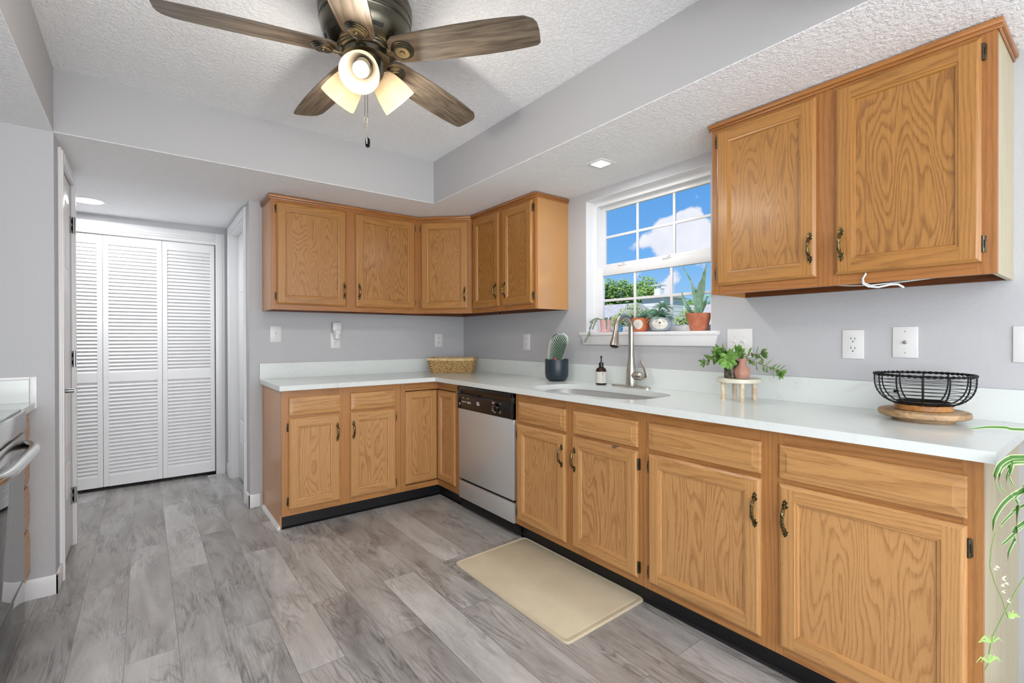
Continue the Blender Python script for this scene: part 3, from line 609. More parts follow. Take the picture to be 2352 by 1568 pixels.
# white cord hanging under it
b = MB(); b.tube([(-.300, -3.253, 1.438), (-.312, -3.247, 1.42), (-.312, -3.248, 1.402), (-.305, -3.262, 1.391), (-.30, -3.29, 1.386), (-.295, -3.325, 1.393), (-.29, -3.345, 1.392), (-.285, -3.36, 1.380)], .0035, 6)
b.tube([(-.306, -3.255, 1.44), (-.317, -3.250, 1.42), (-.317, -3.252, 1.404), (-.308, -3.27, 1.394), (-.29, -3.31, 1.398), (-.28, -3.36, 1.401), (-.27, -3.45, 1.408)], .002, 6)
b.tube([(-.27, -3.11, 1.412), (-.28, -3.20, 1.400), (-.285, -3.27, 1.396), (-.28, -3.33, 1.400)], .0018, 6)
tag(b.build('power_cord', cableM), 'thin white cord dangling below the large wall cabinet', 'cord')

# --- base cabinets
DM = [oakV, oakH, oakP]; FM = [frV, frH]
ZT, ZK, ZC = .883, .092, .914
def toekick(parts, parent):
    b = MB()
    for F, a, c in parts:
        b.fbox(F, a, c, 0, ZK + .004, -.06, -.048); b.hexa([F(a, 0, -.049), F(c, 0, -.049), F(c, 0, -.038), F(a, 0, -.038), F(a, .012, -.049), F(c, .012, -.049), F(c, .004, -.038), F(a, .004, -.038)])
    return b.build('toe_kick', blackM, parent, smooth=0)
def bframe(F, us, parent, rails=((ZK, .135), (.690, .727), (.828, ZT))):
    return frame(F, us[0][0], us[-1][1], ZK, ZT, us, rails, parent)
b1 = thing('base_cabinet', (-1.303, -.3, 0), 'oak base cabinet with two drawers over two doors at the left end of the counter', 'cabinet')
b = MB(); b.box(-1.688, -.909, -.584, -.001, ZK, ZT - .003); b.build('body', frI, b1, smooth=0)
b = MB(); b.box(-1.700, -1.688, -.5838, -.001, ZK, ZT); b.box(-1.700, -1.688, -.553, -.001, 0.0, ZK); b.build('side_panel', sideM, b1, smooth=0)
bframe(BB, ((-1.70, -1.648), (-1.345, -1.262), (-.958, -.907)), b1)
toekick(((BB, -1.690, -.907),), b1)
d1 = drawer(BB, -1.657, -1.336, .720, .834, b1); d2 = drawer(BB, -1.270, -.946, .720, .834, b1)
door(BB, -1.660, -1.341, .130, .702, b1, -1, -1.362, (.527, .649), hz=(.184, .648)); door(BB, -1.273, -.947, .130, .702, b1, 1, -1.254, (.527, .649), hz=(.174, .640))
b2 = thing('base_cabinet', (-.45, -.45, 0), 'oak corner base cabinet with folding lazy susan doors', 'cabinet')
b = MB(); b.box(-.905, -.001, -.56, -.001, ZK, ZT - .003); b.box(-.56, -.001, -.918, -.56, ZK, ZT - .003); b.box(-.584, -.56, -.918, -.884, ZK, ZT); b.box(-.905, -.88, -.584, -.56, ZK, ZT); b.build('body', darkV, b2, smooth=0)
b = MB()
b.fbox(BB, -.906, -.870, ZK, ZT, -.019, 0, 0); b.fbox(BB, -.870, -.603, .822, ZT, -.019, -.0002, 1); b.fbox(BB, -.870, -.603, ZK, .131, -.019, -.0002, 1)
b.fbox(BW, .873, .922, ZK, ZT, -.019, 0, 0); b.fbox(BW, .603, .873, .822, ZT, -.019, -.0002, 1); b.fbox(BW, .603, .873, ZK, .131, -.019, -.0002, 1)
b.build('face_frame', [frV, frH], b2, smooth=0)
door(BB, -.866, -.6045, .137, .815, b2, n0=-.016, fr=.046); door(BW, .6045, .866, .137, .815, b2, n0=-.010, fr=.046)
toekick(((BB, -.907, -.555), (BW, .555, .922)), b2)
b4 = thing('base_cabinet', (-.3, -2.04, 0), 'oak sink base cabinet beneath the window, next to the dishwasher', 'cabinet')
b = MB(); b.box(-.584, -.001, -2.503, -1.576, ZK, ZT - .24); b.box(-.584, -.58, -2.503, -1.576, ZT - .24, ZT - .003); b.box(-.584, -.001, -1.58, -1.576, ZK, ZT - .003); b.box(-.584, -.001, -2.503, -2.499, ZK, ZT - .003); b.build('body', frI, b4, smooth=0)
bframe(BW, ((1.574, 1.628), (2.0, 2.085), (2.462, 2.5045)), b4); toekick(((BW, 1.572, 2.505),), b4)
drawer(BW, 1.613, 2.012, .713, .830, b4); drawer(BW, 2.072, 2.479, .713, .830, b4)
door(BW, 1.600, 2.014, .126, .696, b4, -1, 1.992, (.522, .641), hz=(.172, .634)); dB = door(BW, 2.066, 2.479, .126, .696, b4, 1, 2.087, (.518, .643), hz=(.172, .637))
b = MB(); b.fbox(BW, 2.343, 2.372, .6965, .699, .0, .021); b.fbox(BW, 2.343, 2.358, .687, .6985, .0195, .0215); b.build('hook', nickM, dB)
b5 = thing('base_cabinet', (-.3, -3.05, 0), 'wide oak base cabinet with two drawers over two large doors at the right end', 'cabinet')
b = MB(); b.box(-.584, -.001, -3.592, -2.508, ZK, ZT - .003); b.build('body', frI, b5, smooth=0)
b = MB(); b.box(-.5838, -.001, -3.605, -3.592, 0.0, ZT); o = b.build('side_panel', paleM, b5, smooth=0); o['label'] = 'pale cream veneer end panel'
bframe(BW, ((2.5055, 2.552), (3.014, 3.102), (3.562, 3.605)), b5); toekick(((BW, 2.505, 3.592),), b5)
drawer(BW, 2.540, 3.026, .716, .832, b5); drawer(BW, 3.090, 3.574, .716, .832, b5)
door(BW, 2.541, 3.026, .128, .698, b5, -1, 3.009, (.523, .645), hz=(.172, .638)); door(BW, 3.090, 3.574, .128, .698, b5, 1, 3.113, (.521, .645), hz=(.172, .638))

# --- dishwasher
dw = thing('dishwasher', (-.3, -1.247, 0), 'stainless steel dishwasher with a black control panel', 'dishwasher')
b = MB(); b.box(-.59, -.02, -1.566, -.928, .02, .876); b.build('body', darkV, dw, smooth=0)
b = MB(); b.fbox(BW, .929, 1.566, .226, .714, -.01, .012, 0, .003); b.build('door', steelM, dw)
b = MB(); b.fbox(BW, .929, 1.566, .088, .208, -.01, .010, 0, .003); b.build('lower_panel', steelM, dw)
b = MB(); b.fbox(BW, .928, 1.567, 0, .085, -.06, -.045); b.build('toe_kick', blackM, dw)
b = MB()
b.fbox(BW, .927, 1.568, .845, .872, -.01, .020, 0, .004); b.fbox(BW, .927, 1.568, .714, .815, -.01, .014, 0, .003)
b.fbox(BW, .927, .945, .714, .872, -.01, .020, 0, .003); b.fbox(BW, 1.550, 1.568, .714, .872, -.01, .020, 0, .003); b.fbox(BW, .94, 1.555, .81, .85, -.01, .002, 0)
b.fbox(BW, .955, 1.18, .808, .822, .006, .019, 0, .003); b.fbox(BW, 1.30, 1.54, .806, .815, .008, .017, 0, .002); b.fbox(BW, .94, 1.555, .719, .722, .013, .0155, 0)
cp = b.build('control_panel', blkP, dw)
MK = [(u, u + .014, .790, .794) for u in (.985, 1.05)] + [(.978 + i * .014, .986 + i * .014, .762, .770) for i in range(4)] + [(1.046 + i * .017, 1.056 + i * .017, .758, .771) for i in range(3)]
MK += [(.945, .955, .738, .756), (1.163, 1.170, .768, .780), (1.172, 1.197, .776, .781), (1.172, 1.197, .762, .772), (1.163, 1.197, .758, .761)]
MK += [(u, u + w, z, z + .004) for u, z, w in ((1.345, .797, .022), (1.345, .788, .022), (1.340, .768, .022), (1.340, .753, .022), (1.342, .742, .022), (1.362, .735, .022), (1.43, .795, .008), (1.43, .748, .008), (1.425, .737, .008))]
for a_, c_, z0_, z1_ in MK: MB().fbox(BW, a_, c_, z0_, z1_, .0138, .0146).build('printed_marking', markW, cp, smooth=0)
MB().fbox(BW, 1.374, 1.382, .796, .801, .0138, .0147).build('red_marking', markR, cp, smooth=0)
b = MB(); b.lathe([(.026, 0), (.025, .006), (.021, .016), (.0, .017)], BW(1.395, .770, .0135), 0, 28, (-1, 0, 0), cap1=False); b.fbox(BW, 1.391, 1.399, .748, .792, .025, .034, 0, .002); b.build('dial', blkG, cp)

# ------------------------------------------------------------------ countertop with sink cut-out
ct = thing('countertop', (-.6, -1.2, ZT), 'white quartz L-shaped countertop with backsplash', 'countertop')
def superell(cx, cy, hx, hy, n, k, z):
    r = []
    for i in range(k):
        a = 2 * PI * i / k; c, s_ = math.cos(a), math.sin(a)
        r.append((cx + hx * math.copysign(abs(c) ** (2 / n), c), cy + hy * math.copysign(abs(s_) ** (2 / n), s_), z))
    return r
SK = (-.385, -2.02, .212, .410, 3.6)
b = MB()
def loop(pts):
    vs = [b.b.verts.new(p) for p in pts]; return [b.b.edges.new((vs[i], vs[(i + 1) % len(vs)])) for i in range(len(vs))]
e1 = loop([(-1.719, -.001, ZC), (-1.719, -.655, ZC), (-.655, -.655, ZC), (-.655, -3.635, ZC), (-.001, -3.635, ZC), (-.001, -.001, ZC)])
e2 = loop(superell(*SK, 56, ZC))
rf = bmesh.ops.triangle_fill(b.b, use_beauty=True, use_dissolve=False, edges=e1 + e2)
fs = [f for f in b.b.faces]
ex = bmesh.ops.extrude_face_region(b.b, geom=fs); vs = [v for v in ex['geom'] if isinstance(v, bmesh.types.BMVert)]
bmesh.ops.translate(b.b, vec=(0, 0, -(ZC - ZT)), verts=vs); b._mark(0)
b.build('slab', quartzM, ct, smooth=0)
b = MB(); b.box(-1.719, -.001, -.0205, -.001, ZC, 1.027, 0, .001); b.build('backsplash', quartzM, ct, smooth=0)
b = MB(); b.box(-.0205, -.001, -3.635, -.0206, ZC, 1.027, 0, .001); b.build('backsplash', quartzM, ct, smooth=0)
b = MB(); lv = []
for hx, hy, z in ((.232, .430, ZT - .001), (.216, .414, ZT - .001), (.213, .411, .80), (.206, .404, .73), (.185, .383, .705), (.11, .3, .700), (.045, .045, .698)): lv.append([b.b.verts.new(p) for p in superell(SK[0], SK[1], hx, hy, 3.6 if hx > .05 else 2, 56, z)])
for A, B in zip(lv, lv[1:]):
    for j in range(56): b.b.faces.new([A[j], A[(j + 1) % 56], B[(j + 1) % 56], B[j]])
b._mark(0); sk = tag(b.build('sink', steelM), 'stainless undermount sink set in the white counter under the window', 'sink')
b = MB(); b.lathe([(.045, 0), (.045, .003), (.034, .003), (.03, -.006), (.0, -.006)], (SK[0], SK[1], .698), 0, 28, cap1=False); b.build('drain', nickM, sk)
# faucet
fx, fy = -.078, -2.018
fc = thing('faucet', (fx, fy, ZC), 'brushed nickel gooseneck pull-down kitchen faucet behind the sink', 'faucet')
b = MB(); P = superell(fx, -2.012, .030, .138, 3, 40, ZC); lo = [b.b.verts.new(p) for p in P]; md = [b.b.verts.new((p[0], p[1], ZC + .006)) for p in P]; tp = [b.b.verts.new((fx + (p[0] - fx) * .93, -2.012 + (p[1] + 2.012) * .985, ZC + .009)) for p in P]
for A, B in ((lo, md), (md, tp)):
    for j in range(40): b.b.faces.new([A[j], A[(j + 1) % 40], B[(j + 1) % 40], B[j]])
b.b.faces.new(tp); b._mark(0); b.build('base_plate', nickM, fc)
b = MB(); b.lathe([(.031, 0), (.0325, .01), (.0315, .03), (.030, .06), (.028, .09), (.0225, .13), (.019, .16), (.0175, .175)], (fx, fy, ZC + .008), 0, 32, cap1=True)
b.tube([(fx, fy - .01, .985), (fx, fy - .05, .983), (fx, fy - .072, .982), (fx, fy - .085, .981)], [.024, .0235, .0215, .013], 20); b.build('body', nickM, fc)
b = MB(); P = [(fx, fy, 1.09), (fx, fy, 1.16), (fx, fy, 1.235)]
for i in range(1, 15):
    a = PI * (i / 14) * .93; P.append((fx - .070 + .070 * math.cos(a), fy - .006 * i / 14, 1.257 + .074 * math.sin(a)))
P.append((fx - .146, fy - .008, 1.245)); b.tube(P, [.0165] * 3 + [.0160] * 14 + [.0155], 20); b.build('spout', nickM, fc)
b = MB(); b.tube([(fx - .146, fy - .008, 1.247), (fx - .150, fy - .009, 1.230), (fx - .157, fy - .011, 1.20), (fx - .165, fy - .013, 1.170), (fx - .168, fy - .0135, 1.160)], [.0165, .0175, .0215, .0275, .0275], 24); b.tube([(fx - .168, fy - .0135, 1.160), (fx - .1695, fy - .0138, 1.155), (fx - .171, fy - .014, 1.150)], [.026, .022, .013], 24, 1); b.build('spray_head', [nickM, blkP], fc)
b = MB(); b.tube([(fx - .002, fy - .092, .972), (fx - .004, fy - .108, .985), (fx - .004, fy - .103, 1.01), (fx - .002, fy - .088, 1.045), (fx, fy - .074, 1.070), (fx, fy - .071, 1.077)], [.009, .0125, .0115, .0095, .0085, .004], 14, sq=(1, 0, 0)); b.build('lever', nickM, fc)
# soap bottle
sb = thing('soap_bottle', (-.105, -1.805, ZC), 'amber pump soap bottle with pale label beside the faucet', 'bottle')
cs = (-.105, -1.805, ZC)
b = MB(); b.lathe([(.031, 0), (.0335, .004), (.0335, .085), (.030, .098), (.021, .107), (.0125, .111), (.012, .118), (.0, .118)], cs, 0, 32, cap1=False); b.build('bottle_body', amberM, sb)
b = MB(); b.lathe([(.0340, .012), (.0340, .082)], cs, 0, 32, cap0=False, cap1=False)
for i in range(6):
    a = 3.55 + i * 0.0
    for zz in (0.022, .03, .038, .052, .06, .07): pass
b.build('paper_label', labelM, sb)
b = MB()
for zz, w in ((.074, .010), (.066, .004), (.058, .004), (.046, .004), (.034, .004), (.024, .006)):
    a = math.radians(238); c = V(cs[0] + .0343 * math.cos(a), cs[1] + .0343 * math.sin(a), cs[2] + zz); T = V(-math.sin(a), math.cos(a), 0); N = V(math.cos(a), math.sin(a), 0)
    b.hexa([c - T * w / 2, c + T * w / 2, c + T * w / 2 + N * .0004, c - T * w / 2 + N * .0004] + [q + V(0, 0, .003) for q in (c - T * w / 2, c + T * w / 2, c + T * w / 2 + N * .0004, c - T * w / 2 + N * .0004)])
b.build('label_print', plastG, sb)
b = MB(); b.lathe([(.0145, .111), (.0145, .136), (.011, .139), (.0045, .140), (.0042, .168), (.007, .170), (.007, .178), (.0, .180)], cs, 0, 20, cap1=False); b.tube([(cs[0], cs[1], cs[2] + .176), (cs[0] - .012, cs[1] - .012, cs[2] + .177), (cs[0] - .023, cs[1] - .020, cs[2] + .172)], [.005, .0045, .0035], 10); b.build('pump', blkP, sb)
# cactus
cc = (-.138, -1.432, ZC)
ca = thing('potted_cactus', cc, 'tall spiny columnar cactus in a dark navy ribbed pot, right of the wicker basket', 'plant')
b = MB(); b.lathe([(.044, 0), (.060, .006), (.074, .022), (.0795, .045), (.080, .145), (.0785, .149), (.075, .149), (.073, .135)], cc, 0, 56, cap1=False, flute=1, fd=.022); b.build('pot', potNavy, ca)
b = MB(); b.lathe([(.074, .136), (.0, .14)], cc, 0, 24, cap0=False, cap1=False); b.build('soil', soilM, ca, smooth=0)
def cact(q): # centre line and radius of the cactus
    x = cc[0]; y = cc[1] + .012 - .058 * q ** 1.4; z = ZC + .135 + .187 * q
    r = .047 + .010 * math.sin(q * PI * .8); r *= math.sqrt(max(0.02, 1 - max(0, (q - .72) / .28) ** 2)); return V(x, y, z), r
b = MB(); P = []; R = []
for i in range(19): p, r = cact(i / 18); P.append(p); R.append(r)
b.tube(P, R, 32); b.build('cactus_stem', cactM, ca)
b = MB()
for i in range(24):
    q = (i + .5) / 24; p, r = cact(q)
    for j in range(22):
        a = 2 * PI * (j + .5 * (i % 2)) / 22; n = V(math.cos(a), math.sin(a), .25 + max(0, q - .72) * 4).normalized(); c = p + V(math.cos(a), math.sin(a), 0) * r
        t1 = n.orthogonal().normalized(); t2 = n.cross(t1)
        v0 = b.b.verts.new(c + n * .008); ring = [b.b.verts.new(c + (t1 * math.cos(k * 2.094) + t2 * math.sin(k * 2.094)) * .0042) for k in range(3)]
        for k in range(3): b.b.faces.new([ring[k], ring[(k + 1) % 3], v0])
b._mark(0); o = b.build('spines', spineM, ca, smooth=0); o['kind'] = 'stuff'
b = MB(); b.lathe([(.008, 0), (.010, .006), (.006, .014), (.0, .024)], (cc[0] - .040, cc[1] - .03, ZC + .140), 1, 12, cap1=False); b.sphere((cc[0] - .043, cc[1] - .033, ZC + .146), .0055, 0, sub=1); b.build('garden_ornament', [creamC, markR], ca)
# basket
bo = V(-.457, -.221, ZC); ud = V(.748, -.664, 0); nd = V(.664, .748, 0)
bk = thing('wicker_basket', (-.26, -.25, ZC), 'small rectangular wicker basket with a wrapped rim in the counter corner', 'basket')
def bkp(u, v, z): # u 0..1 along front, v 0..1 depth, flared upwards
    e = .024 * z / .12; return bo + ud * (-e + u * (.335 + 2 * e)) + nd * (-e + v * (.20 + 2 * e)) + V(0, 0, z)
b = MB(); ns = 18; nv = 11
def wall(fu, cnt, row, z, zz):
    for i in range(cnt):
        a, c = i / cnt, (i + 1) / cnt; sh = (.5 / cnt) * (row % 2)
        a = min(1, a + sh); c = min(1, c + sh)
        if c - a < .01: continue
        P = [fu(q, zz) for q in (a, (a + c) / 2, c)]
        b.tube([P[0] + V(0, 0, -.003), P[1] + (P[1] - bkp(.5, .5, 0)).normalized() * .004 + V(0, 0, .0), P[2] + V(0, 0, .003)], [.0045, .0066, .0045], 6)
for row in range(10):
    zz = .006 + row * .0098
    wall(lambda q, z: bkp(q, 0, z), 11, row, 0, zz); wall(lambda q, z: bkp(1, q, z), 7, row, 0, zz)
    wall(lambda q, z: bkp(q, 1, z), 11, row, 0, zz); wall(lambda q, z: bkp(0, q, z), 7, row, 0, zz)
b.hexa([bkp(.01, .01, .002), bkp(.99, .01, .002), bkp(.99, .99, .002), bkp(.01, .99, .002), bkp(.01, .01, .006), bkp(.99, .01, .006), bkp(.99, .99, .006), bkp(.01, .99, .006)])
b.build('woven_body', wickM, bk)
b = MB()
for i in range(12):
    u = (i + .5) / 12; p = bkp(u, 0, .095); b.tube([p, bkp(u, 0, .11)], .0035, 5)
for i in range(7): p = bkp(1, (i + .5) / 7, .095); b.tube([p, bkp(1, (i + .5) / 7, .11)], .0035, 5)
rim = []
for q in range(11): rim.append(bkp(q / 10, 0, .116 - .003 * math.sin(q / 10 * PI)))
for q in range(1, 7): rim.append(bkp(1, q / 6, .117))
for q in range(1, 11): rim.append(bkp(1 - q / 10, 1, .116))
for q in range(1, 6): rim.append(bkp(0, 1 - q / 6, .116))
n = len(rim); rr = []
for k, (dx, dz) in enumerate(((-.007, -.011), (.006, -.011), (.006, .010), (-.007, .010))):
    L = []
    for i, p in enumerate(rim):
        c = bkp(.5, .5, 0); d = V(p.x - c.x, p.y - c.y, 0).normalized(); L.append(b.b.verts.new(p - d * dx * -1 * -1 + V(0, 0, dz) if False else p + d * (-dx) + V(0, 0, dz)))
    rr.append(L)
for k in range(4):
    A, B = rr[k], rr[(k + 1) % 4]
    for i in range(n): b.b.faces.new([A[i], A[(i + 1) % n], B[(i + 1) % n], B[i]])
b._mark(0); b.build('rim', rimM, bk, smooth=50)

# ------------------------------------------------------------------ window sill plants
SZ = 1.2435
def pot_obj(c, prof, m, parent, seg=32): b = MB(); b.lathe(prof, c, 0, seg, cap1=False); return b.build('pot', m, parent)
# pink pot with trailing succulent
c = (.03, -1.722, SZ)
pk = thing('potted_succulent', c, 'pink pot with trailing string succulent spilling over the left end of the sill', 'plant')
pot_obj(c, [(.030, 0), (.034, .002), (.034, .010), (.030, .012), (.030, .014), (.036, .07), (.038, .082), (.035, .082), (.034, .07)], pinkM, pk)
b = MB(); b.lathe([(.035, .072), (.0, .076)], c, 0, 20, cap0=False, cap1=False); b.build('soil', soilM, pk)
random.seed(3)
trails = [[(.02, -1.70, 1.325), (-.01, -1.68, 1.335), (-.035, -1.665, 1.31), (-.045, -1.655, 1.27), (-.05, -1.650, 1.235), (-.053, -1.635, 1.205), (-.055, -1.610, 1.175)],
          [(.02, -1.695, 1.325), (0, -1.67, 1.335), (-.01, -1.645, 1.325), (-.015, -1.625, 1.305)], [(.02, -1.71, 1.325), (-.01, -1.69, 1.33), (-.03, -1.68, 1.30), (-.04, -1.675, 1.262)],
          [(.02, -1.74, 1.325), (.0, -1.755, 1.335), (-.012, -1.768, 1.315), (-.016, -1.772, 1.285), (-.016, -1.770, 1.262)], [(.03, -1.72, 1.325), (.02, -1.73, 1.335), (.01, -1.75, 1.338)]]
for tr in trails:
    b = MB(); b.tube(tr, .0022, 5, 1)
    for i in range(len(tr) - 1):
        A, B = Vector(tr[i]), Vector(tr[i + 1]); k = max(3, int((B - A).length / .0042))
        for j in range(k):
            p = A.lerp(B, j / k)
            for q in range(2):
                a = random.uniform(0, 2 * PI); d = V(math.cos(a), math.sin(a), random.uniform(-.2, .5)).normalized(); b.fat(p, p + d * .010, .0028, 0, seg=5)
    b.build('trailing_stem', [blueG, stemM], pk)
b = MB(); b.leaf([(.03, -1.75, 1.325), (.025, -1.768, 1.335), (.02, -1.785, 1.345)], [.005, .009, .002], (0, 0, 1)); b.build('dry_leaf', mat('dry_leaf', base=hexl('3b3a2c'), rough=.8), pk)
# blue bird ornament
b = MB(); b.sphere((.03, -1.843, SZ + .020), .0185, 0, (1, 1, 1.08), 3); b.sphere((.028, -1.843, SZ + .043), .010, 0, (1, 1, 1), 2); b.fat((.028, -1.836, SZ + .03), (.028, -1.815, SZ + .026), .006); b.fat((.02, -1.850, SZ + .043), (.01, -1.858, SZ + .043), .003)
b.lathe([(.014, 0), (.016, .004), (.014, .008)], (.03, -1.843, SZ)); tag(b.build('bird_ornament', blueM), 'small blue ceramic ornament on the sill behind the faucet neck', 'ornament')
# fox planter
c = (.03, -2.0, SZ)
fxp = thing('animal_planter', c, 'orange textured ceramic planter with a white face and pointed dark ears', 'planter')
pot_obj(c, [(.036, 0), (.044, .006), (.058, .045), (.068, .082), (.065, .083), (.056, .06)], foxM, fxp, 40)
b = MB(); b.lathe([(.061, .070), (.0, .074)], c, 0, 24, cap0=False, cap1=False); b.build('soil', soilM, fxp)
def patch(c, prof_r, a0, aw, z0, z1, m, off=.0012, name='face_patch', parent=None, k=20):
    b = MB(); ctr = []
    zc, zh = (z0 + z1) / 2, (z1 - z0) / 2; cen = None; ring = []
    for i in range(k):
        a = 2 * PI * i / k; aa = a0 + aw * math.cos(a); zz = zc + zh * math.sin(a); r = prof_r(zz) + off; ring.append(b.b.verts.new((c[0] + r * math.cos(aa), c[1] + r * math.sin(aa), c[2] + zz)))
    r = prof_r(zc) + off + .0006; cv = b.b.verts.new((c[0] + r * math.cos(a0), c[1] + r * math.sin(a0), c[2] + zc))
    for i in range(k): b.b.faces.new([ring[i], ring[(i + 1) % k], cv])
    b._mark(0); return b.build(name, m, parent)
fr_ = lambda z: .044 + (z - .006) * (.014 / .039) if z < .045 else .058 + (z - .045) * (.010 / .037)
A0 = math.radians(205)
patch(c, fr_, A0, .48, .014, .074, creamC, parent=fxp, off=.002)
for s_ in (-1, 1):
    b = MB(); a = A0 + s_ * .62; p = V(c[0] + .062 * math.cos(a), c[1] + .062 * math.sin(a), SZ + .080); b.lathe([(.011, 0), (.008, .010), (.0, .022)], p, 0, 10, cap1=False); b.build('ear', potNavy, fxp)
b = MB()
for z, w in ((.052, .12), (.041, .10)):
    P = [(c[0] + (fr_(z) + .003) * math.cos(A0 + w * q), c[1] + (fr_(z) + .003) * math.sin(A0 + w * q), SZ + z - .002 * (1 - q * q)) for q in (-1, -.5, 0, .5, 1)]; b.tube(P, .0006, 5)
b.build('face_drawing', plastG, fxp)
# grey sloth planter
c = (.03, -2.145, SZ)
sl = thing('animal_planter', c, 'round grey glazed planter with a sleeping cream face and dark nose', 'planter')
PR = [(.030, 0), (.046, .006), (.060, .026), (.0655, .046), (.060, .070), (.050, .082), (.047, .080), (.055, .06)]
pot_obj(c, PR, greyC, sl, 44)
b = MB(); b.lathe([(.050, .074), (.0, .078)], c, 0, 24, cap0=False, cap1=False); b.build('soil', soilM, sl)
def sr(z):
    for (r0, z0), (r1, z1) in zip(PR, PR[1:6]):
        if z0 <= z <= z1: return r0 + (r1 - r0) * (z - z0) / (z1 - z0)
    return .05
A1 = math.radians(212)
b = MB(); k = 24; rows = []
for i in range(9):
    z = .014 + .058 * i / 8; hw = .72 * math.sqrt(max(0.0, 1 - ((i - 4) / 4.4) ** 2)); rows.append([b.b.verts.new((c[0] + (sr(z) + .0016) * math.cos(A1 + hw * q), c[1] + (sr(z) + .0016) * math.sin(A1 + hw * q), SZ + z)) for q in (-1, -.6, -.2, .2, .6, 1)])
for A_, B_ in zip(rows, rows[1:]):
    for j in range(5): b.b.faces.new([A_[j], A_[j + 1], B_[j + 1], B_[j]])
b._mark(0); b.build('face_patch', creamC, sl, smooth=60)
b = MB(); z = .050; b.sphere((c[0] + (sr(z) + .002) * math.cos(A1), c[1] + (sr(z) + .002) * math.sin(A1), SZ + z), .0065, 0, (1, 1, .75), 2)
for a, w, z in ((A1 - .36, .10, .056), (A1 + .36, .10, .056), (A1, .09, .034)):
    P = [(c[0] + (sr(z) + .0025) * math.cos(a + w * q), c[1] + (sr(z) + .0025) * math.sin(a + w * q), SZ + z + .002 * (q * q)) for q in (-1, -.5, 0, .5, 1)]; b.tube(P, .0008, 5)
b.build('face_drawing', blkP, sl)
def rosette(parent, c, n, L, w, m, tilt=(.2, 1.2), name='rosette', seed=0, thick=False):
    random.seed(seed); b = MB(); c = Vector(c)
    for i in range(n):
        a = i * 2.399; e = tilt[0] + (tilt[1] - tilt[0]) * (1 - i / n); d = V(math.cos(a) * math.sin(e), math.sin(a) * math.sin(e), math.cos(e)); l = L * (.6 + .4 * (1 - i / n))
        if thick: b.fat(c, c + d * l, w / 2)
        else:
            sd = V(-math.sin(a), math.cos(a), 0); P = [c + d * l * q - V(0, 0, l * .35 * q * q) for q in (0, .35, .7, 1)]; b.leaf(P, [w * .6, w, w * .75, w * .08], sd, fold=.2)
    return b.build(name, m, parent)
rosette(sl, (.03, -2.150, SZ + .090), 30, .095, .026, blueG, (.1, 1.75), 'leaf_rosette', 5)
b = MB(); b.tube([(.03, -2.15, SZ + .075), (.03, -2.15, SZ + .10), (.02, -2.165, SZ + .13)], .006, 8); b.build('stem', stemM, sl)
rosette(sl, (.022, -2.165, SZ + .140), 28, .078, .022, aloeM, (.1, 1.6), 'leaf_rosette', 8)
for j, p in enumerate(((.03, -2.03, SZ + .092), (.02, -2.055, SZ + .105), (.04, -2.085, SZ + .112), (.03, -2.005, SZ + .085), (.025, -2.10, SZ + .10))):
    rosette(fxp, p, 26, .040, .018, blueG, (.2, 1.5), 'leaf_rosette', 20 + j, True)
# aloe in terracotta
c = (.03, -2.390, SZ)
al = thing('potted_agave', c, 'tall spiky agave in a plain terracotta pot at the right end of the sill', 'plant')
pot_obj(c, [(.040, 0), (.043, .002), (.052, .035), (.060, .068), (.064, .082), (.066, .095), (.063, .097), (.058, .085)], terraM, al)
b = MB(); b.lathe([(.059, .084), (.0, .088)], c, 0, 24, cap0=False, cap1=False); b.build('soil', soilM, al)
def agave(P, w):
    b = MB(); b.leaf(P, [q * 1.25 for q in w], (.25, 1, 0), fold=.22); b.build('leaf', aloeM, al)
zb_ = SZ + .08
agave([(.03, -2.385, zb_), (.03, -2.375, zb_ + .10), (.03, -2.345, zb_ + .20), (.03, -2.30, zb_ + .27), (.028, -2.285, zb_ + .292)], [.020, .024, .010, .007, .003])
agave([(.03, -2.395, zb_), (.03, -2.405, zb_ + .07), (.03, -2.418, zb_ + .15), (.025, -2.432, zb_ + .23), (.02, -2.446, zb_ + .285)], [.022, .032, .034, .020, .002])
agave([(.03, -2.40, zb_), (.02, -2.410, zb_ + .06), (.0, -2.425, zb_ + .12), (-.02, -2.440, zb_ + .17), (-.03, -2.452, zb_ + .20)], [.024, .040, .042, .026, .003])
agave([(.03, -2.388, zb_), (.03, -2.385, zb_ + .06), (.03, -2.378, zb_ + .12), (.03, -2.373, zb_ + .165)], [.020, .026, .018, .002])
agave([(.03, -2.378, zb_), (.02, -2.350, zb_ + .03), (.015, -2.325, zb_ + .07), (.01, -2.310, zb_ + .11), (.01, -2.297, zb_ + .145)], [.018, .026, .024, .014, .002])
agave([(.03, -2.380, zb_), (.0, -2.365, zb_ + .035), (-.02, -2.345, zb_ + .045), (-.03, -2.325, zb_ + .030)], [.018, .024, .018, .003])
agave([(.03, -2.40, zb_), (.06, -2.41, zb_ + .06), (.07, -2.42, zb_ + .11)], [.018, .024, .003])
agave([(.03, -2.38, zb_), (-.01, -2.375, zb_ + .03), (-.04, -2.382, zb_ + .025)], [.018, .020, .003])

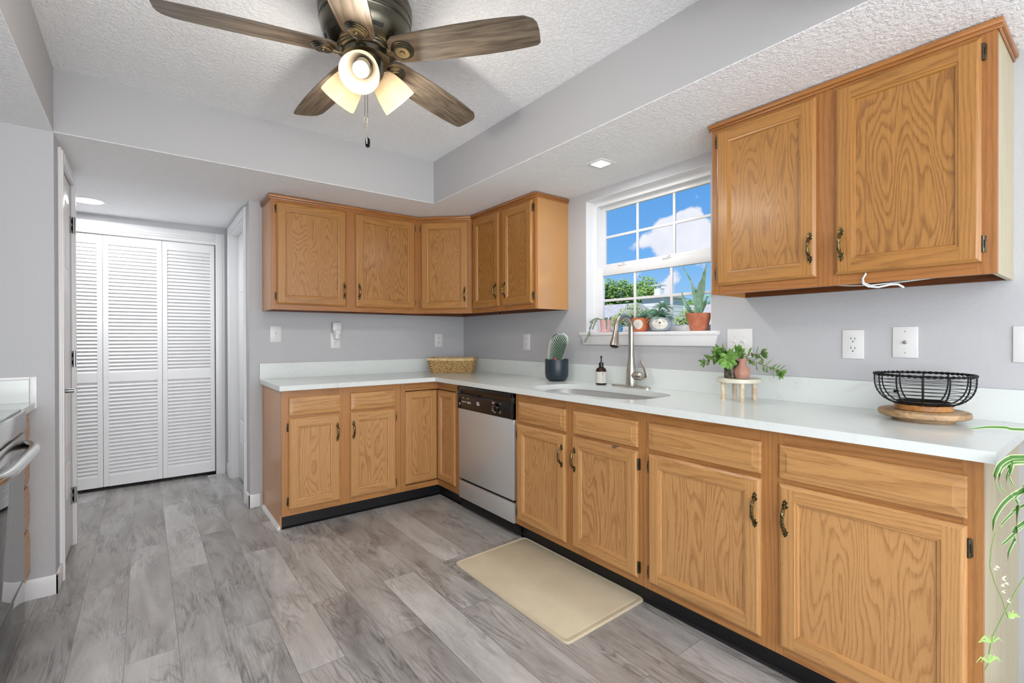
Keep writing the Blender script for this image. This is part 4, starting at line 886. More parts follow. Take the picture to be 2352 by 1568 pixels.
# ------------------------------------------------------------------ marble stand with jar and vase
st = thing('plant_stand', (-.16, -2.71, ZC), 'small round cream marble riser with stained legs on the counter', 'stand')
b = MB(); b.lathe([(.094, .085), (.096, .087), (.096, .102), (.094, .104)], (-.16, -2.71, ZC), 0, 40); b.build('stand_top', marbM, st)
for dx, dy in ((-.055, .045), (-.055, -.045), (.05, .045), (.05, -.05)):
    b = MB(); b.tube([(-.16 + dx, -2.71 + dy, ZC), (-.16 + dx, -2.71 + dy, ZC + .086)], [.011, .0115], 12); b.build('leg', legM, st)
SZ2 = ZC + .104
c = (-.165, -2.681, SZ2)
jr = thing('potted_succulent', c, 'bushy green stonecrop in a dark glass jar on the marble riser', 'plant')
b = MB(); b.lathe([(.032, 0), (.035, .003), (.035, .078), (.033, .080), (.031, .078)], c, 0, 28, cap1=False); b.build('jar', jarM, jr)
b = MB(); b.lathe([(.033, .072), (.0, .075)], c, 0, 20, cap0=False, cap1=False); b.build('soil', soilM, jr)
def sprig(path, parent, n, L, w, m, seed):
    L *= 1.4; w *= 1.75
    random.seed(seed); b = MB(); path = [Vector(p) for p in path]; b.tube(path, .0016, 5, 1); tot = len(path) - 1
    for i in range(n):
        q = (i + 1) / n * tot; k = min(int(q), tot - 1); p = path[k].lerp(path[k + 1], q - k); d = (path[k + 1] - path[k]).normalized(); o_ = d.orthogonal().normalized(); a = i * 2.399; sd = o_ * math.cos(a) + d.cross(o_) * math.sin(a); dr = (sd + d * .45 + V(0, 0, .15)).normalized()
        P = [p + dr * L * q2 for q2 in (0, .3, .65, 1)]; b.leaf(P, [w * .4, w * .95, w, w * .08], dr.cross(d), fold=.15)
    tip = path[-1]; d = (path[-1] - path[-2]).normalized()
    for i in range(7):
        a = i * 2.399; o_ = d.orthogonal().normalized(); sd = (o_ * math.cos(a) + d.cross(o_) * math.sin(a)); dr = (sd * .8 + d * .8).normalized(); P = [tip + dr * L * .85 * q2 for q2 in (0, .3, .65, 1)]; b.leaf(P, [w * .4, w, w, w * .08], dr.cross(d) + V(0, 0, .001), fold=.15)
    return b.build('sprig', [m, stemM], parent)
T = (c[0], c[1], SZ2 + .075)
sprig([T, (-.19, -2.655, 1.13), (-.19, -2.62, 1.12), (-.18, -2.585, 1.105), (-.18, -2.55, 1.088)], jr, 22, .028, .009, succD, 1)
sprig([T, (-.20, -2.67, 1.13), (-.22, -2.65, 1.14)], jr, 9, .036, .015, succM, 2)
sprig([T, (-.215, -2.69, 1.11), (-.245, -2.70, 1.10)], jr, 10, .036, .015, succM, 3)
sprig([T, (-.19, -2.68, 1.12), (-.20, -2.67, 1.118)], jr, 10, .038, .016, succM, 4)
sprig([T, (-.17, -2.70, 1.13), (-.16, -2.71, 1.142)], jr, 9, .030, .013, succM, 5)
sprig([T, (-.15, -2.73, 1.12), (-.14, -2.77, 1.128), (-.13, -2.80, 1.132)], jr, 10, .032, .013, succD, 6)
sprig([T, (-.13, -2.74, 1.10), (-.11, -2.79, 1.085), (-.10, -2.84, 1.062), (-.09, -2.865, 1.05)], jr, 22, .030, .011, succM, 7)
sprig([T, (-.19, -2.66, 1.12), (-.20, -2.64, 1.115)], jr, 8, .034, .014, succM, 8)
vs_ = (-.205, -2.752, SZ2)
b = MB(); b.lathe([(.020, 0), (.026, .003), (.033, .018), (.035, .034), (.030, .050), (.019, .063), (.0155, .070), (.016, .080), (.021, .092), (.019, .092), (.0135, .078), (.0135, .068), (.017, .060), (.027, .048), (.031, .034), (.029, .018), (.020, .006)], vs_, 0, 32, cap1=True)
tag(b.build('bud_vase', rosegM), 'small round rose coloured glass vase beside the jar on the marble riser', 'vase')

# ------------------------------------------------------------------ wire bowl on turntable
bc = (-.185, -3.39)
tt = thing('turntable', (bc[0], bc[1], ZC), 'round wooden turntable with a smaller base disc under the wire bowl', 'turntable')
b = MB(); b.lathe([(.085, 0), (.0875, .002), (.0875, .013), (.085, .014)], (bc[0], bc[1], ZC), 0, 48); b.build('base_disc', turnM, tt)
b = MB(); b.lathe([(.120, .0145), (.127, .018), (.129, .026), (.127, .034), (.120, .037)], (bc[0], bc[1], ZC), 0, 56); b.build('tray', turnM, tt)
wb = thing('wire_bowl', (bc[0], bc[1], ZC + .038), 'black wire fruit bowl with a twisted rim and acacia foot, on the turntable', 'bowl')
b = MB(); b.lathe([(.079, 0), (.081, .002), (.081, .017), (.079, .019)], (bc[0], bc[1], ZC + .038), 0, 48); b.build('foot', acaciaM, wb)
z0 = ZC + .058; H_ = .103
def br(z): q = z / H_; return .070 + (.138 - .070) * (1 - (1 - min(1, q * 1.12 + .02)) ** 2.6) ** .62 if q > 0 else .070
def circ(r, z, k=72, ph=0): return [(bc[0] + r * math.cos(2 * PI * i / k + ph), bc[1] + r * math.sin(2 * PI * i / k + ph), z) for i in range(k)]
b = MB(); b.tube(circ(.072, z0 + .003), .004, 8, closed=True); b.tube(circ(.074, z0 + .008), .002, 6, closed=True); b.build('base_ring', wireM, wb)
for i in range(7):
    z = .016 + i * .0122; b = MB(); b.tube(circ(br(z) + .002, z0 + z), .0011, 6, closed=True); b.build('ring_wire', wireM, wb)
for j in range(12):
    a = 2 * PI * j / 12 + .2; b = MB(); b.tube([(bc[0] + br(H_ * q) * math.cos(a), bc[1] + br(H_ * q) * math.sin(a), z0 + H_ * q) for q in (0.0, .04, .1, .2, .32, .46, .6, .75, .9, 1.0)], .0024, 8); b.build('rib_wire', wireM, wb)
b = MB(); K_ = 260
for ph in (0, PI):
    b.tube([(bc[0] + (.138 + .0028 * math.cos(i * 2 * PI * 26 / K_ + ph)) * math.cos(2 * PI * i / K_), bc[1] + (.138 + .0028 * math.cos(i * 2 * PI * 26 / K_ + ph)) * math.sin(2 * PI * i / K_), z0 + H_ + .0028 * math.sin(i * 2 * PI * 26 / K_ + ph)) for i in range(K_)], .0028, 6, closed=True)
b.build('twisted_rim', wireM, wb)
b = MB(); b.box(bc[0] + .02, bc[0] + .028, bc[1] + .075, bc[1] + .09, z0 + .03, z0 + .042, 0, .001); b.build('metal_tag', wireM, wb)

# ------------------------------------------------------------------ wall plates
def plate(F, u, z, w, h, label, cat='outlet', kind='outlet', group=None, gang=1):
    t_ = thing('light_switch' if kind == 'switch' else ('wall_outlet' if kind == 'outlet' else 'wall_plate'), F(u, z - h / 2, 0), label, cat, group)
    b = MB(); b.fbox(F, u - w / 2, u + w / 2, z - h / 2, z + h / 2, .0003, .006, 0, .0018); b.build('cover_plate', plastW, t_)
    if kind == 'outlet':
        for dz in (-.020, .020):
            b = MB(); b.lathe([(.0165, 0), (.0165, .0012), (.0, .0012)], F(u, z + dz, .0058), 0, 24, (F.n[0], F.n[1], 0), cap1=False)
            b.fbox(F, u - .0080, u - .0055, z + dz, z + dz + .010, .0068, .0074, 1); b.fbox(F, u + .0055, u + .0080, z + dz, z + dz + .008, .0068, .0074, 1)
            b.lathe([(.0028, 0), (.0028, .0006)], F(u, z + dz - .008, .0068), 1, 12, (F.n[0], F.n[1], 0)); b.build('receptacle', [plastW, plastG], t_)
    elif kind == 'switch':
        for g in range(gang):
            uu = u + (g - (gang - 1) / 2) * .046
            b = MB(); b.fbox(F, uu - .006, uu + .006, z - .013, z + .013, .0055, .0068, 0, .0005); P = F
            b.hexa([F(uu - .0045, z - .002, .006), F(uu + .0045, z - .002, .006), F(uu + .0045, z + .010, .006), F(uu - .0045, z + .010, .006), F(uu - .0035, z + .006, .018), F(uu + .0035, z + .006, .018), F(uu + .0035, z + .012, .016), F(uu - .0035, z + .012, .016)], 0, .0008)
            for dz in (-.030, .030): b.lathe([(.0024, 0), (.0024, .0006)], F(uu, z + dz, .0058), 1, 10, (F.n[0], F.n[1], 0))
            b.build('toggle', [plastW, mat('switch_screw', base=hexl('b9b9b9'), rough=.4) if 'switch_screw' not in bpy.data.materials else bpy.data.materials['switch_screw']], t_)
    elif kind == 'coax':
        b = MB(); b.lathe([(.0075, 0), (.0075, .003), (.0048, .0035), (.0048, .012), (.0, .012)], F(u, z, .0055), 0, 12, (F.n[0], F.n[1], 0), cap1=False)
        b.build('coax_jack', nickM, t_); b = MB()
        for dz in (-.042, .042): b.lathe([(.0022, 0), (.0022, .0008)], F(u, z + dz, .0055), 0, 10, (F.n[0], F.n[1], 0))
        b.build('screw', nickM, t_)
    return t_
plate(WB, -1.611, 1.239, .075, .119, 'white single light switch on the back wall near the left end of the counter', 'switch', 'switch')
po = plate(WB, -1.181, 1.190, .075, .120, 'white outlet on the back wall with a plug-in device in its upper socket')
plate(WB, -.265, 1.187, .078, .119, 'white double outlet on the back wall just above the wicker basket')
plate(WR, .941, 1.176, .080, .122, 'white outlet between the corner and the cactus')
plate(WR, 2.635, 1.180, .127, .142, 'white double light switch behind the stonecrop plant', 'switch', 'switch', gang=2)
plate(WR, 3.122, 1.178, .078, .121, 'white double outlet on the right wall, left of the cable jack plate')
plate(WR, 3.297, 1.188, .080, .122, 'white wall plate with a metal cable jack above the wire bowl', 'wall plate', 'coax')
plate(WR, 3.632, 1.183, .080, .124, 'blank white wall plate cut off by the right edge of the photo', 'wall plate', 'blank')
pl_ = thing('plug_in_device', WB(-1.178, 1.20, .012), 'white plug-in air freshener in the outlet below the wall cabinet', 'air freshener')
b = MB(); b.fbox(WB, -1.212, -1.142, 1.262, 1.334, .008, .045, 0, .012); b.fbox(WB, -1.205, -1.15, 1.225, 1.27, .008, .035, 0, .010); b.build('body', plastW, pl_)
b = MB(); b.lathe([(.026, 0), (.027, .004), (.025, .022), (.018, .028), (.0, .029)], WB(-1.175, 1.255, .026), 0, 28, (0, -1, 0), cap1=False); b.fbox(WB, -1.197, -1.153, 1.196, 1.25, .008, .052, 0, .016); b.build('cap', plastW, pl_)

# ------------------------------------------------------------------ recessed lights
rl = thing('recessed_light', (-.342, -2.018, ZL), 'square recessed LED light in the low ceiling above the sink', 'ceiling light')
b = MB(); b.box(-.403, -.281, -2.079, -1.957, ZL - .004, ZL - .0005, 0, .001); b.build('trim_frame', whiteM, rl)
b = MB(); b.box(-.380, -.304, -2.056, -1.980, ZL - .007, ZL - .0035, 0, .001); b.build('diffuser', ledM, rl)
rl2 = thing('recessed_light', (-2.69, .67, ZL), 'round recessed light in the hall ceiling before the louvred closet', 'ceiling light')
b = MB(); b.lathe([(.105, -.0005), (.104, -.004), (.088, -.006), (.086, -.0005)], (-2.69, .67, ZL), 0, 40, cap0=False, cap1=False); b.build('trim_ring', whiteM, rl2)
b = MB(); b.lathe([(.087, -.003), (.0, -.004)], (-2.69, .67, ZL), 0, 40, cap0=False, cap1=False); b.build('diffuser', ledM, rl2)
light('recessed_sink_lamp', 'AREA', (-.342, -2.018, ZL - .012), (0, 0, 0), 6.0, (1, .99, .97), shape='DISK', size=.08)
light('recessed_hall_lamp', 'AREA', (-2.69, .67, ZL - .012), (0, 0, 0), 16.0, (.98, .99, 1.0), shape='DISK', size=.16)

# ------------------------------------------------------------------ ceiling fan
hx, hy = -1.706, -2.073
fan = thing('ceiling_fan', (hx, hy, ZU), 'bronze flush-mount ceiling fan with five weathered oak blades and three lit glass shades', 'ceiling fan')
b = MB(); b.lathe([(.150, 2.4885), (.152, 2.478), (.166, 2.470), (.171, 2.455), (.172, 2.436), (.167, 2.426), (.1695, 2.421), (.1695, 2.416), (.166, 2.412), (.165, 2.395), (.1675, 2.391), (.1675, 2.387), (.164, 2.383), (.1655, 2.379), (.163, 2.374), (.160, 2.355), (.150, 2.330), (.132, 2.309), (.112, 2.296), (.106, 2.295), (.104, 2.290), (.098, 2.289), (.096, 2.284), (.086, 2.280)], (hx, hy, 0), 0, 72, cap0=False)
mh = b.build('motor_housing', bronzeM, fan)
for k in range(10):
    a = 2 * PI * k / 10 + .25; b = MB(); c = V(hx, hy, 0); rad = V(math.cos(a), math.sin(a), 0); tn = V(-math.sin(a), math.cos(a), 0)
    q = c + rad * .1425 + V(0, 0, 2.3205); sl_ = V(0, 0, .0052) + rad * .0046; nn = (rad - V(0, 0, .95)).normalized()
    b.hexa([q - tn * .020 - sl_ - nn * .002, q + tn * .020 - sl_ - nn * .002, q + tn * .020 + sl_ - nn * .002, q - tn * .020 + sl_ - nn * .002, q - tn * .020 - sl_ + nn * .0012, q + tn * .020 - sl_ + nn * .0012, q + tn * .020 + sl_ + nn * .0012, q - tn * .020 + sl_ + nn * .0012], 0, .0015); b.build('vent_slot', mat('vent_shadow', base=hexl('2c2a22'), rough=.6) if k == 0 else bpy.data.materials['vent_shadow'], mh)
b = MB(); b.lathe([(.086, 2.282), (.086, 2.262), (.074, 2.258), (.066, 2.256), (.066, 2.205), (.062, 2.190), (.045, 2.172), (.030, 2.158), (.014, 2.150), (.0, 2.150)], (hx, hy, 0), 0, 48, cap0=False, cap1=False); b.build('switch_housing', bronzeM, fan)
ph0 = -.8698
def bladepts(side):
    prof = [(.100, .020), (.108, .045), (.125, .058), (.16, .062), (.25, .067), (.36, .0715), (.46, .0725), (.55, .070), (.62, .065), (.650, .061), (.660, .052)]
    return prof
for k in range(5):
    a = ph0 + k * 2 * PI / 5; rad = V(math.cos(a), math.sin(a), 0); tn = V(-math.sin(a), math.cos(a), 0); pitch = math.radians(12)
    tw = tn * math.cos(pitch) - V(0, 0, math.sin(pitch)); nrm = rad.cross(tw); C0 = V(hx, hy, 2.282)
    b = MB(); pr = bladepts(1); up, dn = [], []
    outline = [(r, w) for r, w in pr] + [(.662, .03), (.6635, 0), (.660, -.03), (.650, -.048), (.640, -.054)] + [(r, -w) for r, w in pr[::-1] if r < .625]
    for lst, off in ((up, .003), (dn, -.003)):
        for r, w in outline: lst.append(b.b.verts.new(C0 + rad * r + tw * w + nrm * off))
    f1 = b.b.faces.new(up); f2 = b.b.faces.new(dn[::-1]); n = len(outline)
    for f, seq in ((f1, outline), (f2, outline[::-1])):
        for lp, (r, w) in zip(f.loops, seq): lp[b.uv].uv = (r, w)
    for i in range(n): b.b.faces.new([up[i], up[(i + 1) % n], dn[(i + 1) % n], dn[i]])
    b._mark(0); bl = b.build('blade', fanW, fan, smooth=0)
    # arm with round medallion beneath the blade
    b = MB(); mdn = -nrm if nrm.z > 0 else nrm
    mc = C0 + rad * .150 + mdn * .003
    b.lathe([(.042, 0), (.042, .004), (.038, .006), (.0385, .009), (.033, .011), (.0335, .014), (.027, .016), (.0265, .0145), (.010, .0145), (.009, .018), (.0, .019)], mc, 0, 40, mdn, cap1=False)
    b.tube([mc - rad * .030 + mdn * .010, mc - rad * .055 + mdn * .014, V(hx, hy, 2.268) + rad * .080, V(hx, hy, 2.270) + rad * .062], [.010, .0075, .008, .011], 12, sq=(0, 0, 1)); b.build('blade_arm', bronzeM, fan)
phs = -2.0972
for k in range(3):
    a = phs + k * 2 * PI / 3; rad = V(math.cos(a), math.sin(a), 0); ax = (rad * .72 - V(0, 0, .70)).normalized(); rim = V(hx, hy, 2.134) + rad * .138; ap = rim - ax * .118
    b = MB(); b.tube([V(hx, hy, 2.215) + rad * .045, ap - ax * .012, ap + ax * .018], [.026, .026, .0265], 20); b.build('socket_arm', bronzeM, fan)
    b = MB(); b.lathe([(.026, .0), (.040, .008), (.050, .025), (.058, .050), (.0645, .080), (.069, .110), (.0695, .118), (.0675, .118), (.066, .109), (.0615, .080), (.055, .050), (.047, .027), (.034, .010)], ap, 0, 40, ax, cap0=False, cap1=False); sh = b.build('glass_shade', shadeM, fan)
    b = MB(); b.lathe([(.013, .015), (.015, .035), (.026, .058), (.029, .072), (.024, .088), (.012, .096), (.0, .098)], ap, 0, 24, ax, cap1=False); b.build('bulb', bulbM, sh)
    L = light('fan_bulb_lamp', 'POINT', ap + ax * .138, (0, 0, 0), 9.5, (1, .93, .83), shadow_soft_size=.03)
for (dx, dy, zt, zb_2, fob) in ((-.004, .003, 2.152, 1.995, 0), (.004, -.004, 2.152, 1.967, 1)):
    b = MB(); z = zt; i = 0
    while z > zb_2: b.sphere((hx + dx, hy + dy, z), .0016, 0, (1, 1, 1), 1); z -= .0042
    b.tube([(hx + dx, hy + dy, zt), (hx + dx, hy + dy, zb_2)], .0005, 4); pc = b.build('pull_chain', hingeM, fan)
    if fob:
        b = MB(); b.lathe([(.003, 0), (.0085, -.006), (.0095, -.018), (.008, -.034), (.004, -.037)], (hx + dx, hy + dy, zb_2), 0, 20)
        for q, zz in enumerate((-.010, -.015, -.020, -.026)): b.hexa([(hx + dx - .008, hy + dy - .0075, zb_2 + zz), (hx + dx - .0045, hy + dy - .0085 - .001, zb_2 + zz), (hx + dx - .0045, hy + dy - .0080, zb_2 + zz), (hx + dx - .008, hy + dy - .006, zb_2 + zz)] + [(x, y, z_ + .0022) for x, y, z_ in ((hx + dx - .008, hy + dy - .0075, zb_2 + zz), (hx + dx - .0045, hy + dy - .0095, zb_2 + zz), (hx + dx - .0045, hy + dy - .0080, zb_2 + zz), (hx + dx - .008, hy + dy - .006, zb_2 + zz))], 1)
        b.build('fob', [blkG, markW], pc)

# ------------------------------------------------------------------ mat
b = MB(); n = 14; top = []
def mt(u, v):
    A, B, Cc, D = V(-1.066, -1.628, 0), V(-.560, -1.600, 0), V(-.553, -2.478, 0), V(-1.069, -2.495, 0)
    return A.lerp(B, u).lerp(D.lerp(Cc, u), v)
pts_ = []
for i in range(60):
    a = 2 * PI * i / 60; c_, s_ = math.cos(a), math.sin(a); pts_.append(mt(.5 + .5 * math.copysign(abs(c_) ** .07, c_), .5 + .5 * math.copysign(abs(s_) ** .07, s_)))
cen = mt(.5, .5); rings = []
for sc, z in ((1.0, .001), (1.0, .007), (.992, .0105), (.955, .0105), (.950, .0095), (.946, .0105)): rings.append([b.b.verts.new(cen + (p - cen) * sc + V(0, 0, z)) for p in pts_])
for A, B in zip(rings, rings[1:]):
    for j in range(60): b.b.faces.new([A[j], A[(j + 1) % 60], B[(j + 1) % 60], B[j]])
b.b.faces.new(rings[-1]); b._mark(0); tag(b.build('floor_mat', matM), 'beige padded kitchen mat on the floor before the sink cabinet', 'mat')

# ------------------------------------------------------------------ left side: drawer base, counter end, range
LF = Face((-2.812, 0), (0, 1), (1, 0))
db = thing('base_cabinet', (-3.1, -.88, 0), 'narrow oak drawer base between the range and the left wall', 'cabinet')
b = MB(); b.box(-3.438, -2.832, -1.062, -.731, ZK, ZT - .002); b.build('body', frI, db, smooth=0)
b = MB(); b.fbox(LF, -1.062, -.731, ZK, ZT, -.02, -.001); b.build('face_frame', frV, db, smooth=0)
b = MB(); b.box(-2.872, -2.86, -1.062, -.742, 0, ZK); b.build('toe_kick', blackM, db, smooth=0)
for z0_, z1_ in ((.73, .862), (.545, .715), (.345, .53), (.115, .33)): drawer(LF, -1.045, -.742, z0_, z1_, db)
lc = thing('countertop', (-3.1, -.9, ZT), 'white quartz counter end beside the range at the left edge', 'countertop')
b = MB(); b.box(-3.438, -2.778, -1.064, -.730, ZT, ZC, 0, .001); b.build('slab', quartzM, lc, smooth=0)
b = MB(); b.box(-3.438, -2.796, -.749, -.730, ZC, 1.020, 0, .001); b.build('backsplash', quartzM, lc, smooth=0)
b = MB(); b.box(-2.796, -2.772, -.737, -.7295, .884, 1.032, 0, .002); b.box(-3.43, -2.796, -.737, -.7295, 1.020, 1.032, 0, .002); struct(b.build('trim_5', whiteM))
rg = thing('range', (-3.1, -1.45, 0), 'stainless range with black glass door at the left edge', 'range')
RF = Face((-2.79, 0), (0, 1), (1, 0))
b = MB(); b.box(-3.43, -2.80, -1.83, -1.07, .02, .905); b.build('body', blkP, rg, smooth=0)
b = MB(); b.box(-3.43, -2.775, -1.832, -1.068, .905, .922, 0, .004); b.build('cooktop', blkG, rg)
b = MB(); b.fbox(RF, -1.83, -1.07, .835, .915, -.02, .030, 0, .006); b.build('control_panel', steelR, rg)
b = MB(); b.fbox(RF, -1.83, -1.07, .235, .825, -.01, .022, 0, .004); b.fbox(RF, -1.83, -1.07, .765, .825, .010, .026, 1, .004); od = b.build('oven_door', [blkG, steelR], rg)
b = MB(); P = []
for i in range(17):
    a = i / 16 * 2 - 1; P.append(RF(-1.45 + a * .372, .775, .030 + .042 * (1 - abs(a) ** 6)))
b.tube(P, .019, 16); b.build('handle', steelR, od)
b = MB(); b.fbox(RF, -1.83, -1.07, .045, .225, -.01, .022, 0, .004); b.build('warming_drawer', blkG, rg)
b = MB(); b.fbox(RF, -1.83, -1.07, .226, .233, -.01, .020); b.build('door_gap_trim', steelR, rg)

# ------------------------------------------------------------------ spider plant at right
sp = thing('spider_plant', (-.42, -3.98, 0), 'variegated spider plant arching around the right end of the counter', 'plant')
b = MB(); b.lathe([(.11, 0), (.12, .02), (.02, .03), (.018, .70), (.11, .71), (.11, .73)], (-.42, -3.98, 0), 0, 24); b.build('pedestal', blkP, sp)
b = MB(); b.lathe([(.075, .73), (.09, .80), (.105, .90), (.11, .92), (.10, .92), (.095, .89)], (-.42, -3.98, 0), 0, 32, cap1=False); b.build('pot', terraM, sp)
b = MB(); b.lathe([(.098, .895), (.0, .90)], (-.42, -3.98, 0), 0, 24, cap0=False, cap1=False); b.build('soil', soilM, sp)
def spl(P, w, side=(0.3, 0.1, 1)):
    # smooth catmull-rom through the control points
    P = [Vector(p) for p in P]; Q = []
    for i in range(len(P) - 1):
        a, c_, d_, e_ = P[max(i - 1, 0)], P[i], P[i + 1], P[min(i + 2, len(P) - 1)]
        for k in range(6):
            t_ = k / 6; Q.append(.5 * ((2 * c_) + (d_ - a) * t_ + (2 * a - 5 * c_ + 4 * d_ - e_) * t_ ** 2 + (3 * c_ - a - 3 * d_ + e_) * t_ ** 3))
    Q.append(P[-1]); n = len(Q); b = MB(); b.leaf(Q, [w * min(1, .5 + 2 * i / n) * (1 - (i / (n - 1)) ** 3) + .0006 for i in range(n)], side, fold=.15); b.build('leaf', spiderM, sp)
O = (-.42, -3.98, .90); O2 = (-.50, -3.86, .96)
for P_, w_ in (([(-.648, -3.683, .979), (-.684, -3.655, .984), (-.718, -3.629, .985), (-.744, -3.609, .982), (-.759, -3.598, .981)], .008),
    ([(-.648, -3.683, .911), (-.676, -3.662, .908), (-.695, -3.648, .893), (-.704, -3.641, .872), (-.707, -3.639, .856), (-.702, -3.643, .835), (-.688, -3.653, .81)], .012),
    ([(-.649, -3.683, .905), (-.678, -3.661, .898), (-.694, -3.648, .880), (-.698, -3.645, .856), (-.692, -3.650, .83), (-.672, -3.666, .814)], .010),
    ([(-.649, -3.683, .899), (-.672, -3.665, .886), (-.682, -3.658, .867), (-.683, -3.657, .845), (-.674, -3.664, .818)], .006),
    ([(-.649, -3.683, .899), (-.671, -3.666, .897), (-.678, -3.661, .878), (-.679, -3.660, .862), (-.672, -3.666, .843), (-.664, -3.671, .835)], .014),
    ([(-.649, -3.683, .826), (-.668, -3.669, .818), (-.689, -3.652, .794), (-.706, -3.639, .759), (-.711, -3.636, .732), (-.710, -3.637, .72)], .011),
    ([(-.649, -3.683, .791), (-.672, -3.666, .772), (-.694, -3.649, .743), (-.706, -3.640, .72)], .007),
    ([(-.649, -3.683, .748), (-.668, -3.669, .721), (-.689, -3.653, .697), (-.694, -3.649, .694)], .009),
    ([(-.649, -3.683, .743), (-.668, -3.669, .705), (-.680, -3.660, .673), (-.682, -3.659, .651)], .008),
    ([(-.649, -3.683, .829), (-.661, -3.674, .791), (-.664, -3.672, .748), (-.655, -3.679, .662)], .014),
    ([(-.640, -3.700, .860), (-.650, -3.690, .80), (-.648, -3.690, .740), (-.640, -3.695, .69)], .016)):
    spl([O, (-.50, -3.84, max(P_[0][2] + .008, .92))] + P_, w_)
b = MB(); b.tube([(-.694, -3.649, .743), (-.706, -3.639, .718), (-.713, -3.634, .684), (-.716, -3.632, .641), (-.707, -3.64, .597), (-.694, -3.649, .565), (-.682, -3.659, .516)], .0011, 6)
b.tube([(-.56, -3.80, .78), (-.65, -3.684, .613), (-.672, -3.667, .567), (-.694, -3.65, .511), (-.712, -3.636, .466), (-.719, -3.631, .425), (-.719, -3.631, .403), (-.727, -3.625, .384)], .0014, 6); b.build('runner', mat('runner_green', base=hexl('7d9a58'), rough=.6), sp)
b = MB(); random.seed(4)
for x, y, z in ((-.708, -3.641, .643), (-.712, -3.638, .635), (-.694, -3.651, .611), (-.698, -3.649, .594), (-.696, -3.650, .579), (-.686, -3.658, .556), (-.678, -3.664, .513), (-.690, -3.655, .60)):
    for q in range(3): b.fat((x, y, z), (x + random.uniform(.003, .015), y - .006, z + random.uniform(-.008, .008)), .002, seg=5)
b.build('blossom', mat('pale_blossom', base=hexl('e5e8c8'), rough=.6), sp)
for cx_, cy_, cz_, s_ in ((-.715, -3.636, .452, 5), (-.721, -3.631, .402, 6), (-.682, -3.662, .512, 7)):
    random.seed(s_); b = MB()
    for q in range(8):
        a = random.uniform(-.6, 3.4); L_ = random.uniform(.02, .045); b.leaf([(cx_, cy_, cz_), (cx_ + math.cos(a) * L_ * .5, cy_ - math.cos(a) * L_ * .35, cz_ + abs(math.sin(a)) * L_ * .4 + .006), (cx_ + math.cos(a) * L_ * .8, cy_ - math.cos(a) * L_ * .55, cz_ + .002)], [.003, .004, .001], (0, .2, 1))
    b.build('plantlet', mat('pale_leaf', base=hexl('9cc06a'), rough=.5), sp)

# ------------------------------------------------------------------ outside
b = MB(); b.box(.2, 60, -30, 40, -.45, -.30); struct(b.build('lawn', lawnM, org=(0, 0, 0), smooth=0))
def tree(c, R_, n, m, label, group, trunk=True, sz=.16, flat=1.0, seed=0, cat='tree', name='tree'):
    random.seed(seed); t_ = thing(name, (c[0], c[1], -.3), label, cat, group); b = MB(); c = Vector(c)
    blobs = [(c + V(random.uniform(-.6, .6) * R_, random.uniform(-.6, .6) * R_, random.uniform(-.45, .5) * R_ * flat), R_ * random.uniform(.35, .6)) for _ in range(9)]
    for i in range(n):
        p, r = random.choice(blobs); d = V(random.gauss(0, 1), random.gauss(0, 1), random.gauss(0, 1)).normalized(); q = p + d * r * random.uniform(.55, 1.05)
        u = V(random.gauss(0, 1), random.gauss(0, 1), random.gauss(0, .6)).normalized(); w = u.orthogonal().normalized(); s_ = sz * random.uniform(.5, 1.2)
        b.face([q - u * s_, q + w * s_ * .5, q + u * s_, q - w * s_ * .5])
    b.build('foliage', m, t_, smooth=0)
    if trunk: b = MB(); b.tube([(c[0], c[1], -.32), (c[0], c[1] + .05, c[2] - R_ * .3)], [.14, .08], 8); b.build('trunk', barkM, t_)
    return t_
# seen through the lower sash, near to far
tree((3.6, 1.15, 1.42), .22, 500, bushM, 'sparse olive shrub outside the left panes, in front of the low grey roofed house', None, sz=.03, seed=3, name='shrub', cat='shrub')
tree((5.8, 2.55, 1.55), .42, 900, bushM, 'thin light green shrub just left of the pale sided house', None, sz=.045, seed=4, name='shrub', cat='shrub')
tree((7.1, 2.15, 1.45), .40, 1300, bushM, 'rounded olive shrub seen left of the agave pot', None, sz=.045, seed=5, name='shrub', cat='shrub')
tree((8.1, 1.30, 1.62), .55, 1600, bushM, 'large light green shrub seen right of the agave pot', None, sz=.06, seed=6, name='shrub', cat='shrub')
tree((16.4, 12.0, 3.0), 1.25, 5500, treeM, 'broad leafy green tree beyond the left panes of the window', None, sz=.10, seed=1)
tree((22.4, 14.9, 3.75), 1.5, 5500, treeM, 'taller green tree seen behind the left muntin, beside the pale house', None, sz=.13, seed=2)
tree((28.4, 15.2, 3.3), 1.1, 600, treeM, 'distant treetop above the far grey roof', None, sz=.16, seed=7)
h2 = thing('house', (8, 6, -.3), 'low grey roofed house behind the left end of the window', 'house')
b = MB(); b.box(6.4, 9.6, 4.1, 8.5, -.3, 1.30); b.build('wall', sidingM, h2, smooth=0)
b = MB(); b.hexa([(6.1, 3.9, 1.22), (6.1, 8.8, 1.22), (9.9, 8.8, 1.22), (9.9, 3.9, 1.22), (7.9, 4.2, 2.12), (7.9, 8.8, 2.12), (8.1, 8.8, 2.12), (8.1, 4.2, 2.12)]); b.build('roof', roofM, h2, smooth=0)
h = thing('house', (12.5, 6.8, -.3), 'pale sided house with a chimney seen through the middle of the window', 'house')
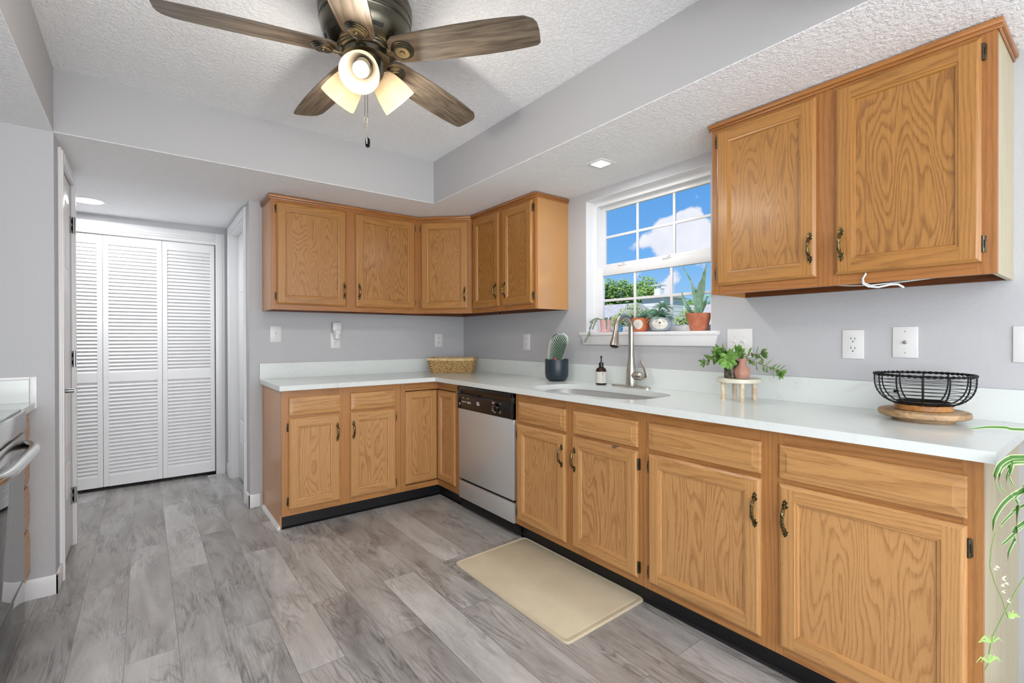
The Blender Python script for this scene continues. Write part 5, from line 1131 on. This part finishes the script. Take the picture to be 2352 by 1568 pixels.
b = MB(); b.box(12.0, 13.2, 6.25, 7.15, -.3, 2.62)
for i in range(18): b.box(11.98, 12.0, 6.25, 7.15, -.25 + i * .16, -.25 + i * .16 + .135); b.box(11.98, 13.2, 6.23, 6.25, -.25 + i * .16, -.25 + i * .16 + .135)
b.build('siding_wall', sidingM, h, smooth=0)
b = MB(); b.box(11.94, 11.98, 6.20, 6.32, -.3, 2.62); b.build('corner_board', whiteM, h, smooth=0)
b = MB(); b.hexa([(11.8, 6.1, 2.61), (11.8, 7.3, 2.61), (13.4, 7.3, 2.61), (13.4, 6.1, 2.61), (12.5, 6.1, 2.72), (12.5, 7.3, 2.72), (12.6, 7.3, 2.72), (12.6, 6.1, 2.72)]); b.build('roof', roofM, h, smooth=0)
b = MB(); b.box(12.1, 12.35, 6.45, 6.7, 2.62, 2.95); b.box(12.05, 12.40, 6.38, 6.78, 3.05, 3.08); b.box(12.18, 12.26, 6.53, 6.61, 2.95, 3.05); b.build('chimney', sidingM, h, smooth=0)
h3 = thing('house', (21, 11, -.3), 'far house with a plain grey roof seen behind the agave', 'house')
b = MB(); b.box(19.6, 23.0, 8.6, 12.0, -.3, 1.8); b.build('wall', sidingM, h3, smooth=0)
b = MB(); b.hexa([(19.3, 8.3, 1.75), (19.3, 12.3, 1.75), (23.3, 12.3, 1.75), (23.3, 8.3, 1.75), (21.2, 8.3, 2.95), (21.2, 12.3, 2.95), (21.4, 12.3, 2.95), (21.4, 8.3, 2.95)]); b.build('roof', roofM, h3, smooth=0)

# ------------------------------------------------------------------ groups of look-alikes
GR = {'wall_outlet': 'white wall outlets above the counter', 'light_switch': 'white light switches above the counter', 'recessed_light': 'recessed lights in the low ceiling', 'animal_planter': 'animal faced planters on the sill',
      'shrub': 'shrubs outside the window', 'tree': 'trees outside the window', 'house': 'houses outside the window', 'wall_cabinet': 'oak wall cabinets'}
for o in COL.objects:
    k = o.name.split('.')[0]
    if o.parent is None and k in GR: o['group'] = GR[k]
    if o.parent is None and k == 'base_cabinet': o['group'] = 'oak base cabinets'
